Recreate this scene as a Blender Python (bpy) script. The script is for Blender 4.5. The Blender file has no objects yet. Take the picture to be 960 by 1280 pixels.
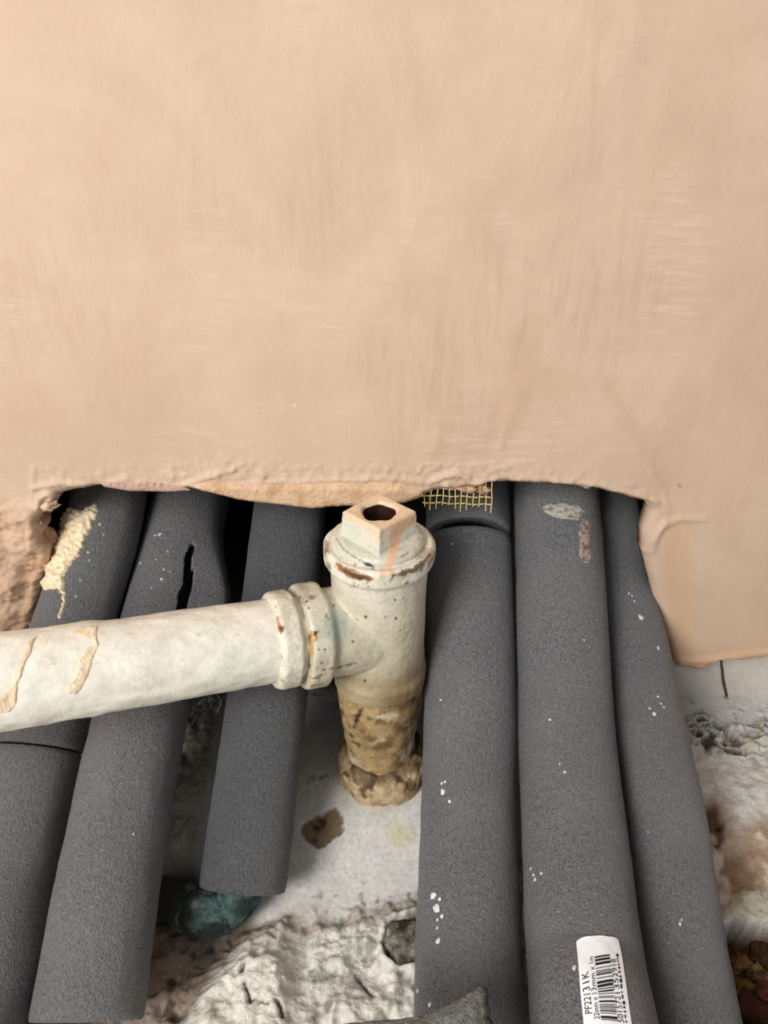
import bpy, bmesh, math, random
import numpy as np
from mathutils import Vector, Matrix
from mathutils.geometry import delaunay_2d_cdt
random.seed(7)
rng = np.random.default_rng(11)
S = bpy.context.scene
COL = S.collection

# ------------------------------------------------------------------ camera
PITCH = math.radians(31.0)
FPX = 924.0
CAM = np.array([0.0, 0.0, 0.356])
cp, sp_ = math.cos(PITCH), math.sin(PITCH)
RIGHT = np.array([1.0, 0, 0]); FWD = np.array([0, cp, -sp_]); UP = np.array([0, sp_, cp])
cd = bpy.data.cameras.new('camera'); cam = bpy.data.objects.new('camera', cd); COL.objects.link(cam)
cam.location = CAM
cam.rotation_euler = (math.pi / 2 - PITCH, 0, 0)
cd.sensor_fit = 'VERTICAL'; cd.sensor_height = 24.0
cd.lens = 24.0 * FPX / 1280.0
cd.clip_start = 0.01; cd.clip_end = 50
S.camera = cam

# ------------------------------------------------------------------ world + lights
w = bpy.data.worlds.new('world'); S.world = w; w.use_nodes = True
bg = w.node_tree.nodes['Background']
bg.inputs['Color'].default_value = (0.93, 0.96, 1.0, 1); bg.inputs['Strength'].default_value = 0.35
ld = bpy.data.lights.new('window_light', 'AREA'); ld.shape = 'RECTANGLE'; ld.size = 0.6; ld.size_y = 0.8
ld.energy = 30.0; ld.color = (1.0, 0.98, 0.945)
lo = bpy.data.objects.new('window_light', ld); COL.objects.link(lo)
lo.location = (-0.80, -0.82, 0.98)
lo.rotation_euler = (Vector((0.0, 0.3, 0.15)) - Vector(lo.location)).to_track_quat('-Z', 'Y').to_euler()
S.view_settings.view_transform = 'Standard'; S.view_settings.look = 'None'
S.view_settings.gamma = 1.0; S.view_settings.exposure = 0.0
S.view_settings.use_curve_mapping = False

# ------------------------------------------------------------------ photo pixel -> world helpers
def ray(px, py):
    return FWD + (px - 480.0) / FPX * RIGHT + (640.0 - py) / FPX * UP
def at_depth(px, py, d): return CAM + ray(px, py) * d
def at_y(px, py, y):
    r = ray(px, py); return CAM + r * (y / r[1])
def at_z(px, py, z):
    r = ray(px, py); return CAM + r * ((z - CAM[2]) / r[2])
def to_px(P):
    P = np.asarray(P, float); q = P - CAM
    d = q @ FWD
    return np.stack([480 + FPX * (q @ RIGHT) / d, 640 - FPX * (q @ UP) / d], -1)

# ------------------------------------------------------------------ noise
def _h(ix, iy, iz, seed):
    n = (ix * 374761393 + iy * 668265263 + iz * 2147483647 + seed * 974634599) & 0xFFFFFFFF
    n = ((n ^ (n >> 13)) * 1274126177) & 0xFFFFFFFF
    n = ((n ^ (n >> 16)) * 2246822519) & 0xFFFFFFFF
    return ((n ^ (n >> 15)) & 0xFFFFFF) / float(0xFFFFFF)
def vnoise(p, seed=0):
    p = np.asarray(p, float)
    if p.shape[-1] == 2: p = np.concatenate([p, np.zeros(p.shape[:-1] + (1,))], -1)
    i = np.floor(p).astype(np.int64); f = p - i; f = f * f * (3 - 2 * f)
    r = 0
    for a in (0, 1):
        for b in (0, 1):
            for c in (0, 1):
                wt = (f[..., 0] if a else 1 - f[..., 0]) * (f[..., 1] if b else 1 - f[..., 1]) * (f[..., 2] if c else 1 - f[..., 2])
                r = r + wt * _h(i[..., 0] + a, i[..., 1] + b, i[..., 2] + c, seed)
    return r * 2 - 1
def fbm(p, octaves=4, seed=0, gain=0.5):
    p = np.asarray(p, float); a = 1; t = 0; n = 0
    for k in range(octaves):
        t = t + a * vnoise(p * 2 ** k + 17.3 * k, seed + k); n += a; a *= gain
    return t / n
def sstep(a, b, x):
    t = np.clip((x - a) / (b - a), 0, 1); return t * t * (3 - 2 * t)
def seg_dist(P, poly, closed=True):
    P = np.asarray(P, float); poly = np.asarray(poly, float)
    A = poly; B = np.roll(poly, -1, 0)
    if not closed: A, B = A[:-1], B[:-1]
    best = np.full(len(P), 1e9)
    for a, b in zip(A, B):
        ab = b - a; L = ab @ ab
        t = np.clip(((P - a) @ ab) / (L + 1e-18), 0, 1)
        best = np.minimum(best, np.linalg.norm(P - (a + t[:, None] * ab), axis=1))
    return best
def inside(P, poly):
    P = np.asarray(P, float); poly = np.asarray(poly, float)
    c = np.zeros(len(P), bool); j = len(poly) - 1
    for i in range(len(poly)):
        xi, yi = poly[i]; xj, yj = poly[j]
        m = ((yi > P[:, 1]) != (yj > P[:, 1])) & (P[:, 0] < (xj - xi) * (P[:, 1] - yi) / (yj - yi + 1e-18) + xi)
        c ^= m; j = i
    return c
def sdf(P, poly):                       # negative inside
    d = seg_dist(P, poly); return np.where(inside(P, poly), -d, d)

# ------------------------------------------------------------------ mesh helpers
def mesh_obj(name, V, F, mat=None, parent=None, smooth=True):
    me = bpy.data.meshes.new(name)
    me.from_pydata([tuple(v) for v in np.asarray(V).tolist()], [], [tuple(f) for f in F])
    me.update()
    if smooth: me.polygons.foreach_set('use_smooth', [True] * len(me.polygons))
    o = bpy.data.objects.new(name, me); COL.objects.link(o)
    if mat: me.materials.append(mat)
    if parent is not None: o.parent = parent
    return o
def set_col(o, cols, name='tint'):
    me = o.data
    if name in me.attributes: me.attributes.remove(me.attributes[name])
    a = me.attributes.new(name, 'FLOAT_COLOR', 'POINT')
    c = np.ones((len(me.vertices), 4)); c[:, :3] = cols
    a.data.foreach_set('color', c.ravel())
def tag(o, label, cat, group=None):
    o['label'] = label; o['category'] = cat
    if group: o['group'] = group
    return o
def empty(name, loc=(0, 0, 0)):
    o = bpy.data.objects.new(name, None); COL.objects.link(o); o.location = loc; o.empty_display_size = 0.02
    return o
def srgb(r, g, b):
    f = lambda c: (c / 255 / 12.92) if c / 255 <= 0.04045 else ((c / 255 + 0.055) / 1.055) ** 2.4
    return np.array([f(r), f(g), f(b)])
def mixc(a, b, t): return a * (1 - t[:, None]) + b * t[:, None]

def fill(outline, spacing, fine=None, fine_w=0.0, jit=0.3):
    """triangulate a simple polygon with inner points; finer spacing within fine_w of the outline"""
    O = np.asarray(outline, float)
    lo, hi = O.min(0), O.max(0)
    def grid(s):
        xs = np.arange(lo[0] + s / 2, hi[0], s); ys = np.arange(lo[1] + s / 2, hi[1], s)
        g = np.stack(np.meshgrid(xs, ys), -1).reshape(-1, 2)
        return g + rng.uniform(-jit, jit, g.shape) * s
    g = grid(spacing); g = g[inside(g, O)]; d = seg_dist(g, O)
    if fine:
        g = g[d > fine_w]
        h = grid(fine); h = h[inside(h, O)]; dh = seg_dist(h, O); h = h[(dh > fine * 0.45) & (dh <= fine_w)]
        g = np.concatenate([g, h])
    else:
        g = g[d > spacing * 0.45]
    pts = np.concatenate([O, g]); n = len(O)
    r = delaunay_2d_cdt([Vector(p) for p in pts.tolist()], [], [list(range(n))], 1, 1e-9)
    V = np.array([list(v) for v in r[0]]); F = [list(f) for f in r[2]]
    out = []
    for f in F:
        a, b, c = V[f[0]], V[f[1]], V[f[2]]
        if (b[0] - a[0]) * (c[1] - a[1]) - (b[1] - a[1]) * (c[0] - a[0]) < 0: f = f[::-1]
        out.append(f)
    return V, out
def refine(pts, step, jitter=0.0, closed=True, seed=3):
    P = np.asarray(pts, float); out = []
    n = len(P); m = n if closed else n - 1
    for i in range(m):
        a, b = P[i], P[(i + 1) % n]; k = max(1, int(np.linalg.norm(b - a) / step))
        for t in range(k): out.append(a + (b - a) * t / k)
    if not closed: out.append(P[-1])
    out = np.array(out)
    if jitter:
        out = out + jitter * np.stack([fbm(out / (step * 3), 3, seed), fbm(out / (step * 3) + 50, 3, seed + 9)], -1)
    return out
def boundary_loop(F):
    e = {}
    for f in F:
        for i in range(len(f)):
            e[(f[i], f[(i + 1) % len(f)])] = 1
    return [(a, b) for (a, b) in e if (b, a) not in e]

# ------------------------------------------------------------------ materials
def new_mat(name):
    m = bpy.data.materials.new(name); m.use_nodes = True
    nt = m.node_tree; b = nt.nodes['Principled BSDF']
    return m, nt, b
class NT:
    def __init__(s, nt): s.nt = nt
    def n(s, t, **k):
        o = s.nt.nodes.new(t)
        for a, v in k.items(): setattr(o, a, v)
        return o
    def l(s, a, b): s.nt.links.new(a, b)
    def noise(s, vec, scale, detail=4, rough=0.55, dist=0.0):
        o = s.n('ShaderNodeTexNoise'); o.inputs['Scale'].default_value = scale; o.inputs['Detail'].default_value = detail
        o.inputs['Roughness'].default_value = rough; o.inputs['Distortion'].default_value = dist
        s.l(vec, o.inputs['Vector']); return o.outputs['Fac']
    def mapr(s, v, a, b, c=0.0, d=1.0):
        o = s.n('ShaderNodeMapRange'); s.l(v, o.inputs['Value'])
        for k, x in zip(('From Min', 'From Max', 'To Min', 'To Max'), (a, b, c, d)): o.inputs[k].default_value = x
        return o.outputs['Result']
    def scale(s, vec, v, rot=(0, 0, 0)):
        o = s.n('ShaderNodeMapping'); s.l(vec, o.inputs['Vector']); o.inputs['Scale'].default_value = v; o.inputs['Rotation'].default_value = rot
        return o.outputs['Vector']
    def mix(s, f, a, b, mode='MIX'):
        o = s.n('ShaderNodeMix', data_type='RGBA', blend_type=mode)
        if isinstance(f, (int, float)): o.inputs['Factor'].default_value = f
        else: s.l(f, o.inputs['Factor'])
        for x, k in ((a, 6), (b, 7)):
            if hasattr(x, 'links'): s.l(x, o.inputs[k])
            else: o.inputs[k].default_value = (*x[:3], 1)
        return o.outputs[2]
    def math(s, op, a, b=0.0):
        o = s.n('ShaderNodeMath', operation=op)
        for x, k in ((a, 0), (b, 1)):
            if hasattr(x, 'links'): s.l(x, o.inputs[k])
            else: o.inputs[k].default_value = x
        return o.outputs[0]
    def bump(s, h, strength, dist, prev=None):
        o = s.n('ShaderNodeBump'); o.inputs['Strength'].default_value = strength; o.inputs['Distance'].default_value = dist
        s.l(h, o.inputs['Height'])
        if prev is not None: s.l(prev, o.inputs['Normal'])
        return o.outputs['Normal']
    def attr(s, name):
        o = s.n('ShaderNodeAttribute'); o.attribute_name = name; return o.outputs['Color']
    def obj(s): return s.n('ShaderNodeTexCoord').outputs['Object']
    def uv(s): return s.n('ShaderNodeTexCoord').outputs['UV']

def foam_material(name, base=(103, 103, 105), grain=1.0):
    m, nt, b = new_mat(name); t = NT(nt)
    uv = t.uv()
    g1 = t.noise(t.scale(uv, (1.3, 0.8, 1)), 1150, 3, 0.65)
    g2 = t.noise(t.scale(uv, (1.2, 0.8, 1)), 480, 4, 0.65)
    big = t.noise(uv, 26, 4, 0.6)
    c = t.mix(t.mapr(t.math('ADD', t.math('MULTIPLY', g1, 0.65), t.math('MULTIPLY', g2, 0.35)), 0.34, 0.68), srgb(*[x * 0.60 for x in base]), srgb(*[min(x * 1.38, 250) for x in base]))
    c = t.mix(t.mapr(big, 0.35, 0.7, 0, 0.32), c, srgb(base[0] * 1.28, base[1] * 1.27, base[2] * 1.24))
    dust = t.noise(uv, 700, 2, 0.5); dm = t.noise(t.scale(uv, (1, .6, 1)), 45, 3, 0.6)
    f = t.math('MULTIPLY', t.mapr(dust, 0.66, 0.72), t.mapr(dm, 0.52, 0.66))
    c = t.mix(f, c, srgb(196, 192, 184))
    c = t.mix(1.0, c, t.attr('tint'), 'MULTIPLY')
    t.l(c, b.inputs['Base Color'])
    b.inputs['Roughness'].default_value = 0.46; b.inputs['Specular IOR Level'].default_value = 0.5
    h = t.math('ADD', t.math('MULTIPLY', g1, 1.0), t.math('MULTIPLY', g2, 0.8))
    t.l(t.bump(h, 1.0 * grain, 0.0015), b.inputs['Normal'])
    return m
def plaster_material(name):
    m, nt, b = new_mat(name); t = NT(nt); o = t.obj()
    sc1 = t.noise(t.scale(o, (1.2, 1, 1.5), (0, 0.5, 0)), 8, 6, 0.62, 1.0)
    sc2 = t.noise(t.scale(o, (1.6, 1, 0.9), (0, -0.5, 0)), 9, 6, 0.62, 1.2)
    fine = t.noise(o, 420, 4, 0.6)
    streak = t.noise(t.scale(o, (2.4, 1, 0.8), (0, 0.45, 0)), 24, 6, 0.7, 1.0)
    c = t.mix(t.mapr(sc1, 0.3, 0.7), srgb(192, 165, 143), srgb(207, 181, 158))
    c = t.mix(t.mapr(sc2, 0.46, 0.75, 0, 0.42), c, srgb(184, 152, 127))
    c = t.mix(t.mapr(streak, 0.55, 0.78, 0, 0.22), c, srgb(216, 193, 171))
    ch = t.noise(t.scale(o, (1.0, 1, 9.0), (0, -0.12, 0)), 55, 4, 0.6, 0.5); ch2 = t.noise(t.scale(o, (8.0, 1, 1.0), (0, -0.42, 0)), 34, 4, 0.6, 0.4)
    cm = t.mapr(t.noise(o, 16, 3, 0.5, 0.5), 0.52, 0.66); cm2 = t.mapr(t.noise(t.scale(o, (1, 1, .7)), 13, 3, 0.5, 0.3), 0.54, 0.68)
    c = t.mix(t.math('MULTIPLY', t.mapr(ch, 0.48, 0.66, 0, 0.30), cm), c, srgb(226, 204, 184))
    c = t.mix(t.math('MULTIPLY', t.mapr(ch2, 0.45, 0.68, 0, 0.38), cm2), c, srgb(178, 148, 126))
    chips = t.math('MULTIPLY', t.mapr(t.noise(o, 210, 3, 0.6, 1.0), 0.70, 0.74), t.mapr(t.noise(o, 20, 2), 0.56, 0.66))
    c = t.mix(t.math('MULTIPLY', chips, 0.6), c, srgb(236, 216, 194))
    c = t.mix(t.mapr(fine, 0.3, 0.7, 0, 0.10), c, srgb(180, 140, 108))
    c = t.mix(1.0, c, t.attr('tint'), 'MULTIPLY')
    t.l(c, b.inputs['Base Color']); b.inputs['Roughness'].default_value = 0.62; b.inputs['Specular IOR Level'].default_value = 0.3
    n = t.bump(streak, 0.08, 0.003); n = t.bump(fine, 0.10, 0.0009, n); n = t.bump(sc2, 0.10, 0.005, n); n = t.bump(t.math('MULTIPLY', ch, cm), 0.12, 0.002, n); n = t.bump(chips, 0.25, 0.0008, n)
    t.l(n, b.inputs['Normal']); return m
def tint_material(name, rough=0.7, fine_scale=500, fine_amt=0.25, bump=0.5, bdist=0.001, spec=0.3, med_scale=120, med_amt=0.3, use_rough=False):
    """colour from the stains and shade painted on the mesh, broken up by procedural noise"""
    m, nt, b = new_mat(name); t = NT(nt); o = t.obj()
    f = t.noise(o, fine_scale, 5, 0.65); md = t.noise(o, med_scale, 5, 0.65, 0.3)
    c = t.attr('tint')
    lo = t.mix(1.0, c, (1 - med_amt, 1 - med_amt * 1.05, 1 - med_amt * 1.15), 'MULTIPLY')
    c = t.mix(t.mapr(md, 0.35, 0.6), lo, c)
    lo = t.mix(1.0, c, (1 - fine_amt, 1 - fine_amt, 1 - fine_amt), 'MULTIPLY')
    c = t.mix(t.mapr(f, 0.35, 0.55), lo, c)
    t.l(c, b.inputs['Base Color']); b.inputs['Roughness'].default_value = rough; b.inputs['Specular IOR Level'].default_value = spec
    if use_rough:
        ra = t.n('ShaderNodeAttribute'); ra.attribute_name = 'rough'
        md = t.math('MULTIPLY', md, ra.outputs['Fac']); f = t.math('MULTIPLY', f, ra.outputs['Fac'])
    n = t.bump(md, bump, bdist * 2.5); n = t.bump(f, bump, bdist, n)
    t.l(n, b.inputs['Normal']); return m
def plain(name, col, rough=0.6, spec=0.3, metal=0.0, ns=300, na=0.2, bump=0.2):
    m, nt, b = new_mat(name); t = NT(nt); f = t.noise(t.obj(), ns, 4, 0.6)
    c = t.mix(t.mapr(f, 0.3, 0.7), np.array(col) * (1 - na), np.minimum(np.array(col) * (1 + na), 1))
    t.l(c, b.inputs['Base Color']); b.inputs['Roughness'].default_value = rough; b.inputs['Specular IOR Level'].default_value = spec
    b.inputs['Metallic'].default_value = metal
    if bump: t.l(t.bump(f, bump, 0.001), b.inputs['Normal'])
    return m
M_FOAM = foam_material('grey_foam')
M_FOAM_COARSE = foam_material('grey_foam_coarse', (102, 103, 106), 1.6)
M_TORN = foam_material('torn_foam', (118, 119, 116), 1.2)
M_PLASTER = plaster_material('pink_plaster')
M_PAINT = tint_material('old_gloss_paint', 0.36, 420, 0.10, 0.22, 0.0009, 0.45, 110, 0.10)
M_FLOOR = tint_material('old_screed', 0.85, 520, 0.18, 0.55, 0.0012, 0.2, 130, 0.12, True)
M_WHITEWALL = tint_material('old_white_paint', 0.6, 380, 0.10, 0.25, 0.0008, 0.3, 60, 0.08)
M_SPLASH = tint_material('dried_plaster', 0.8, 600, 0.16, 0.55, 0.0009, 0.2, 190, 0.10)
M_DARK = plain('cavity_shade', srgb(48, 40, 34), 0.95, 0.05, 0, 60, 0.4)  # dark tone stands in for shade inside the cavity
M_SCRIM = plain('yellow_scrim', srgb(232, 204, 128), 0.45, 0.5, 0, 900, 0.15)
M_VERDIGRIS = tint_material('verdigris', 0.75, 600, 0.45, 0.7, 0.0012, 0.3, 160, 0.45)
M_STONE = tint_material('stone', 0.85, 700, 0.5, 0.7, 0.001, 0.2, 200, 0.35)
M_LABEL = plain('label_paper', srgb(236, 238, 240), 0.42, 0.45, 0, 60, 0.02, 0)
M_INK = plain('label_ink', srgb(32, 32, 36), 0.6, 0.3, 0, 60, 0.05, 0)

# ------------------------------------------------------------------ swept tubes
class Tube:
    def __init__(self, pts, R, step=0.003, wob=0.0004, seed=1, up=(0, -0.55, 0.83)):
        P = np.asarray(pts, float)
        t = np.concatenate([[0], np.cumsum(np.linalg.norm(np.diff(P, axis=0), axis=1))])
        n = len(P); m = np.zeros_like(P)               # Catmull-Rom tangents, non-uniform
        for i in range(n):
            a, b = max(i - 1, 0), min(i + 1, n - 1); m[i] = (P[b] - P[a]) / (t[b] - t[a])
        k = max(int(t[-1] / 0.001), 4); s = np.linspace(0, t[-1], k)
        j = np.clip(np.searchsorted(t, s, 'right') - 1, 0, n - 2); h = (t[j + 1] - t[j]); u = (s - t[j]) / h
        h00 = 2 * u**3 - 3 * u**2 + 1; h10 = u**3 - 2 * u**2 + u; h01 = -2 * u**3 + 3 * u**2; h11 = u**3 - u**2
        C = h00[:, None] * P[j] + (h10 * h)[:, None] * m[j] + h01[:, None] * P[j + 1] + (h11 * h)[:, None] * m[j + 1]
        self.s = np.concatenate([[0], np.cumsum(np.linalg.norm(np.diff(C, axis=0), axis=1))]); self.C = C; self.L = self.s[-1]
        T = np.gradient(C, axis=0); self.T = T / np.linalg.norm(T, axis=1)[:, None]
        U = np.asarray(up, float)[None] - (self.T @ np.asarray(up, float))[:, None] * self.T
        self.U = U / np.linalg.norm(U, axis=1)[:, None]
        self.W = np.cross(self.T, self.U)
        x = (self.W @ np.array([1.0, 0, 0])).mean()
        if x < 0: self.W = -self.W
        self.R = R; self.step = step; self.wob = wob; self.seed = seed
    def frame(self, s):
        f = lambda A: np.stack([np.interp(s, self.s, A[:, k]) for k in range(3)], -1)
        return f(self.C), f(self.U), f(self.W), f(self.T)
    def radius(self, s, th):
        s = np.asarray(s, float); th = np.asarray(th, float)
        p = np.stack([np.cos(th) * 2.2, np.sin(th) * 2.2, s / 0.02], -1)
        q = np.stack([np.cos(th) * 5, np.sin(th) * 5, s / 0.006], -1)
        R = self.R(s) if callable(self.R) else self.R
        return R + self.wob * (fbm(p, 3, self.seed) * 1.2 + 0.35 * vnoise(q, self.seed + 5))
    def point(self, s, th, off=0.0):
        C, U, W, T = self.frame(s); r = self.radius(s, th) + off
        return C + (np.cos(th) * r)[..., None] * U + (np.sin(th) * r)[..., None] * W
    def hit(self, px, py, off=0.0):
        """where the sight line of photo pixels meets the tube: (s, theta) arrays"""
        px = np.atleast_1d(np.asarray(px, float)); py = np.atleast_1d(np.asarray(py, float)); so = []; to = []
        R0 = self.R if not callable(self.R) else float(np.mean(self.R(self.s)))
        for x, y in zip(px, py):
            d = ray(x, y); d = d / np.linalg.norm(d)
            q = self.C - CAM; k = q @ d; perp = np.linalg.norm(q - k[:, None] * d, axis=1)
            e = np.abs((self.C - CAM) @ d)
            i = int(np.argmin(perp)); P = None
            # march from the near side
            tt = np.linspace(k[i] - 3 * R0, k[i] + R0, 160); Q = CAM + tt[:, None] * d
            D = np.linalg.norm(Q[:, None] - self.C[None, ::3], axis=2); jm = D.argmin(1); dm = D.min(1)
            ok = np.nonzero(dm <= R0)[0]
            g = ok[0] if len(ok) else int(dm.argmin()); P = Q[g]; j = jm[g] * 3
            v = P - self.C[j]; so.append(self.s[j] + v @ self.T[j]); to.append(math.atan2(v @ self.W[j], v @ self.U[j]))
        return np.array(so), np.array(to)
    def mesh(self, name, mat, parent=None, s0=0.0, s1=None, wall=0.012, nth=72, bend=None, ends=(True, True), tint=None, edge=0.0012, tear=None):
        """hollow tube between two lengths, with rounded cut ends"""
        s1 = self.L if s1 is None else s1
        ss = np.linspace(s0, s1, max(int((s1 - s0) / self.step), 3)); th = np.linspace(-math.pi, math.pi, nth, endpoint=False)
        rows = []                        # (s, offset)
        if ends[0]: rows += [(s0 + 0.02, -wall), (s0, -wall), (s0, -edge), (s0 + edge * .3, -edge * .3)]
        rows += [(s, 0.0) for s in ss[1:-1]] if ends[0] else [(s, 0.0) for s in ss[:-1]]
        if ends[1]: rows += [(s1 - edge * .3, -edge * .3), (s1, -edge), (s1, -wall), (s1 - 0.02, -wall)]
        else: rows += [(s1, 0.0)]
        V = []; UV = []
        for s, o in rows:
            sa = np.full(nth, s)
            if tear is not None: sa = sa + tear(s, th)
            p = self.point(sa, th, o)
            if bend is not None: p = p + bend(sa, th, self)
            V.append(p); UV.append(np.stack([th * 0.024, np.full(nth, s)], -1))
        n = len(rows); V = np.concatenate(V); UV = np.concatenate(UV); F = []
        for i in range(n - 1):
            for j in range(nth):
                k = (j + 1) % nth; F.append((i * nth + j, i * nth + k, (i + 1) * nth + k, (i + 1) * nth + j))
        sg = np.dot(np.cross(self.U[0], self.W[0]), self.T[0])
        if sg < 0: F = [f[::-1] for f in F]
        o = mesh_obj(name, V, F, mat, parent)
        uvl = o.data.uv_layers.new(name='UVMap'); li = np.zeros(len(o.data.loops), np.int64); o.data.loops.foreach_get('vertex_index', li)
        u = UV[li]                       # wrap the seam
        u = u.reshape(-1, 4, 2); wrap = (u[:, :, 0].max(1) - u[:, :, 0].min(1)) > 0.07
        u[wrap, :, 0] = np.where(u[wrap, :, 0] < 0, u[wrap, :, 0] + 2 * math.pi * 0.024, u[wrap, :, 0])
        uvl.data.foreach_set('uv', u.reshape(-1))
        set_col(o, np.ones((len(V), 3)) if tint is None else tint(V))
        return o

def patch(name, poly_px, hitfn, mat, parent, height=0.0008, spacing=2.2, jit=1.6, colfn=None, edge=3.0, seed=4, rough=0.5, rscale=6.0):
    """a smear of dried material lying on a surface: its outline is met with the surface, its rim sinks into it"""
    O = refine(poly_px, spacing * 0.9, jit, seed=seed)
    V, F = fill(O, spacing)
    P, N = hitfn(V[:, 0], V[:, 1])
    d = seg_dist(V, O); k = sstep(0, edge, d)
    h = -0.0003 + height * k * (1 + rough * fbm(V / rscale, 4, seed))
    Q = P + N * h[:, None]
    # faces toward the camera
    a, b, c = Q[F[0][0]], Q[F[0][1]], Q[F[0][2]]
    if np.dot(np.cross(b - a, c - a), CAM - a) < 0: F = [f[::-1] for f in F]
    o = mesh_obj(name, Q, F, mat, parent)
    set_col(o, colfn(V, d) if colfn else np.ones((len(V), 3)) * srgb(214, 190, 160))
    return o
def on_tube(tb, bend=None):
    def f(x, y):
        s, th = tb.hit(x, y); P = tb.point(s, th); C = tb.frame(s)[0]
        N = P - C; N = N / np.linalg.norm(N, axis=1)[:, None]
        if bend is not None: P = P + bend(s, th, tb)
        return P, N
    return f
def on_plane_y(y):
    def f(x, yy):
        P = np.array([at_y(a, b, y) for a, b in zip(x, yy)]); N = np.tile([0, -1.0, 0], (len(P), 1)); return P, N
    return f

# ================================================================== SETTING
YW = 0.320            # face of the new plaster
def wp(px, py): p = at_y(px, py, YW); return (p[0], p[2])
opening = [(1400, 824), (1100, 826), (985, 822), (962, 821), (956, 826), (930, 829), (904, 828), (892, 832), (882, 838), (874, 841), (858, 837), (846, 837),
           (842, 826), (836, 806), (829, 782), (821, 752), (813, 722), (808, 704), (804, 692), (806, 680), (806, 668), (811, 652), (815, 640),
           (808, 629), (796, 626), (770, 619), (742, 612), (737, 614), (730, 611), (690, 606), (640, 604), (610, 606), (598, 613), (586, 611), (572, 615), (548, 614), (530, 620), (505, 628),
           (470, 630), (420, 631), (390, 634), (350, 629), (310, 625), (288, 620), (262, 615), (215, 613), (160, 612), (128, 607),
           (110, 611), (90, 615), (74, 619), (70, 627), (60, 632), (56, 640), (47, 646), (46, 654), (53, 660), (51, 668), (46, 673), (50, 681), (57, 690), (58, 702),
           (54, 715), (46, 745), (36, 785), (24, 820), (10, 850), (-5, 862), (-60, 868), (-260, 870), (-500, 866)]
outl = [(1.3, 1.7), (-1.3, 1.7)]
outl = [(-1.3, 0.04), ] + [wp(*p) for p in opening[::-1]] + [(1.3, 0.06), (1.3, 1.7), (-1.3, 1.7)]
outl = np.array(outl)
core = refine(outl, 0.0016, 0.0, seed=5) if False else None
pts = []
for i in range(len(outl)):
    a, b = outl[i], outl[(i + 1) % len(outl)]
    near = np.abs(np.array([a, b])[:, 0]).max() < 0.45 and max(a[1], b[1]) < 0.4
    k = max(1, int(np.linalg.norm(b - a) / (0.0014 if near else 0.08)))
    for t in range(k):
        p = a + (b - a) * t / k
        if near: p = p + 0.0007 * np.array([fbm(p[None] / 0.005, 3, 5)[0], fbm(p[None] / 0.005 + 40, 3, 8)[0]])
        pts.append(p)
outl_f = np.array(pts)
def wall_fill(outline):
    O = np.asarray(outline)
    def g(lo, hi, s):
        xs = np.arange(lo[0], hi[0], s); ys = np.arange(lo[1], hi[1], s)
        q = np.stack(np.meshgrid(xs, ys), -1).reshape(-1, 2); return q + rng.uniform(-.3, .3, q.shape) * s
    far = g((-1.28, .1), (1.29, 1.69), 0.06)
    far = far[~((np.abs(far[:, 0]) < 0.26) & (far[:, 1] < 0.42))]
    mid = g((-0.25, .03), (0.25, 0.41), 0.0032); near = g((-0.25, .02), (0.26, 0.24), 0.0012)
    core_poly = O[(np.abs(O[:, 0]) < 0.30) & (O[:, 1] < 0.3)]
    def filt(q, a, b):
        q = q[inside(q, O)]; d = seg_dist(q, core_poly, False); return q[(d > a) & (d <= b)]
    G = np.concatenate([filt(far, 0.02, 99), filt(mid, 0.030, 99), filt(near, 0.0008, 0.030)])
    P = np.concatenate([O, G])
    r = delaunay_2d_cdt([Vector(p) for p in P.tolist()], [], [list(range(len(O)))], 1, 1e-9)
    return np.array([list(v) for v in r[0]]), [list(f) for f in r[2]]
V2, F2 = wall_fill(outl_f)
d = seg_dist(V2, outl_f[(np.abs(outl_f[:, 0]) < 0.4) & (outl_f[:, 1] < 0.3)], False)
P3 = np.stack([V2[:, 0], np.full(len(V2), YW), V2[:, 1]], -1)
PX = to_px(P3); px, py = PX[:, 0], PX[:, 1]
# relief of the trowelled surface (metres toward the room)
edge_round = 0.0030 * (1 - sstep(0, 0.0045, d)) ** 2
ridge = lambda poly, wd, h: h * np.exp(-(seg_dist(PX, poly, False) / wd) ** 2)
rel = 0.0005 * fbm(V2 / 0.05, 3, 21)
roughband = sstep(30, 4, seg_dist(PX, [(60, 600), (150, 602), (260, 590), (400, 596), (560, 598), (640, 596), (800, 622)], False))
rel += roughband * (0.0013 * np.abs(fbm(V2 / 0.0045, 4, 31)) + 0.0007 * sstep(0.0, 0.5, fbm(V2 / 0.0022, 3, 33)) * sstep(-.2, .3, fbm(V2 / 0.02, 3, 35)))
tn = 4.5 * (fbm(V2 / np.array([0.012, 0.009]), 5, 45, .62) + .5); terr = np.floor(tn) + sstep(.0, .22, tn - np.floor(tn))
leftpatch = sstep(6, -10, sdf(PX, [(-40, 622), (20, 625), (50, 640), (62, 700), (48, 760), (30, 810), (-60, 830)]))
rel += leftpatch * (0.0022 * (np.abs(fbm(V2 / 0.009, 4, 41)) - 0.35) + 0.0011 * terr)
low = sstep(8, -8, sdf(PX, [(28, 700), (44, 690), (62, 710), (46, 770), (30, 815), (-30, 820), (-20, 800), (18, 770)]))
rel -= 0.0035 * low
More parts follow.
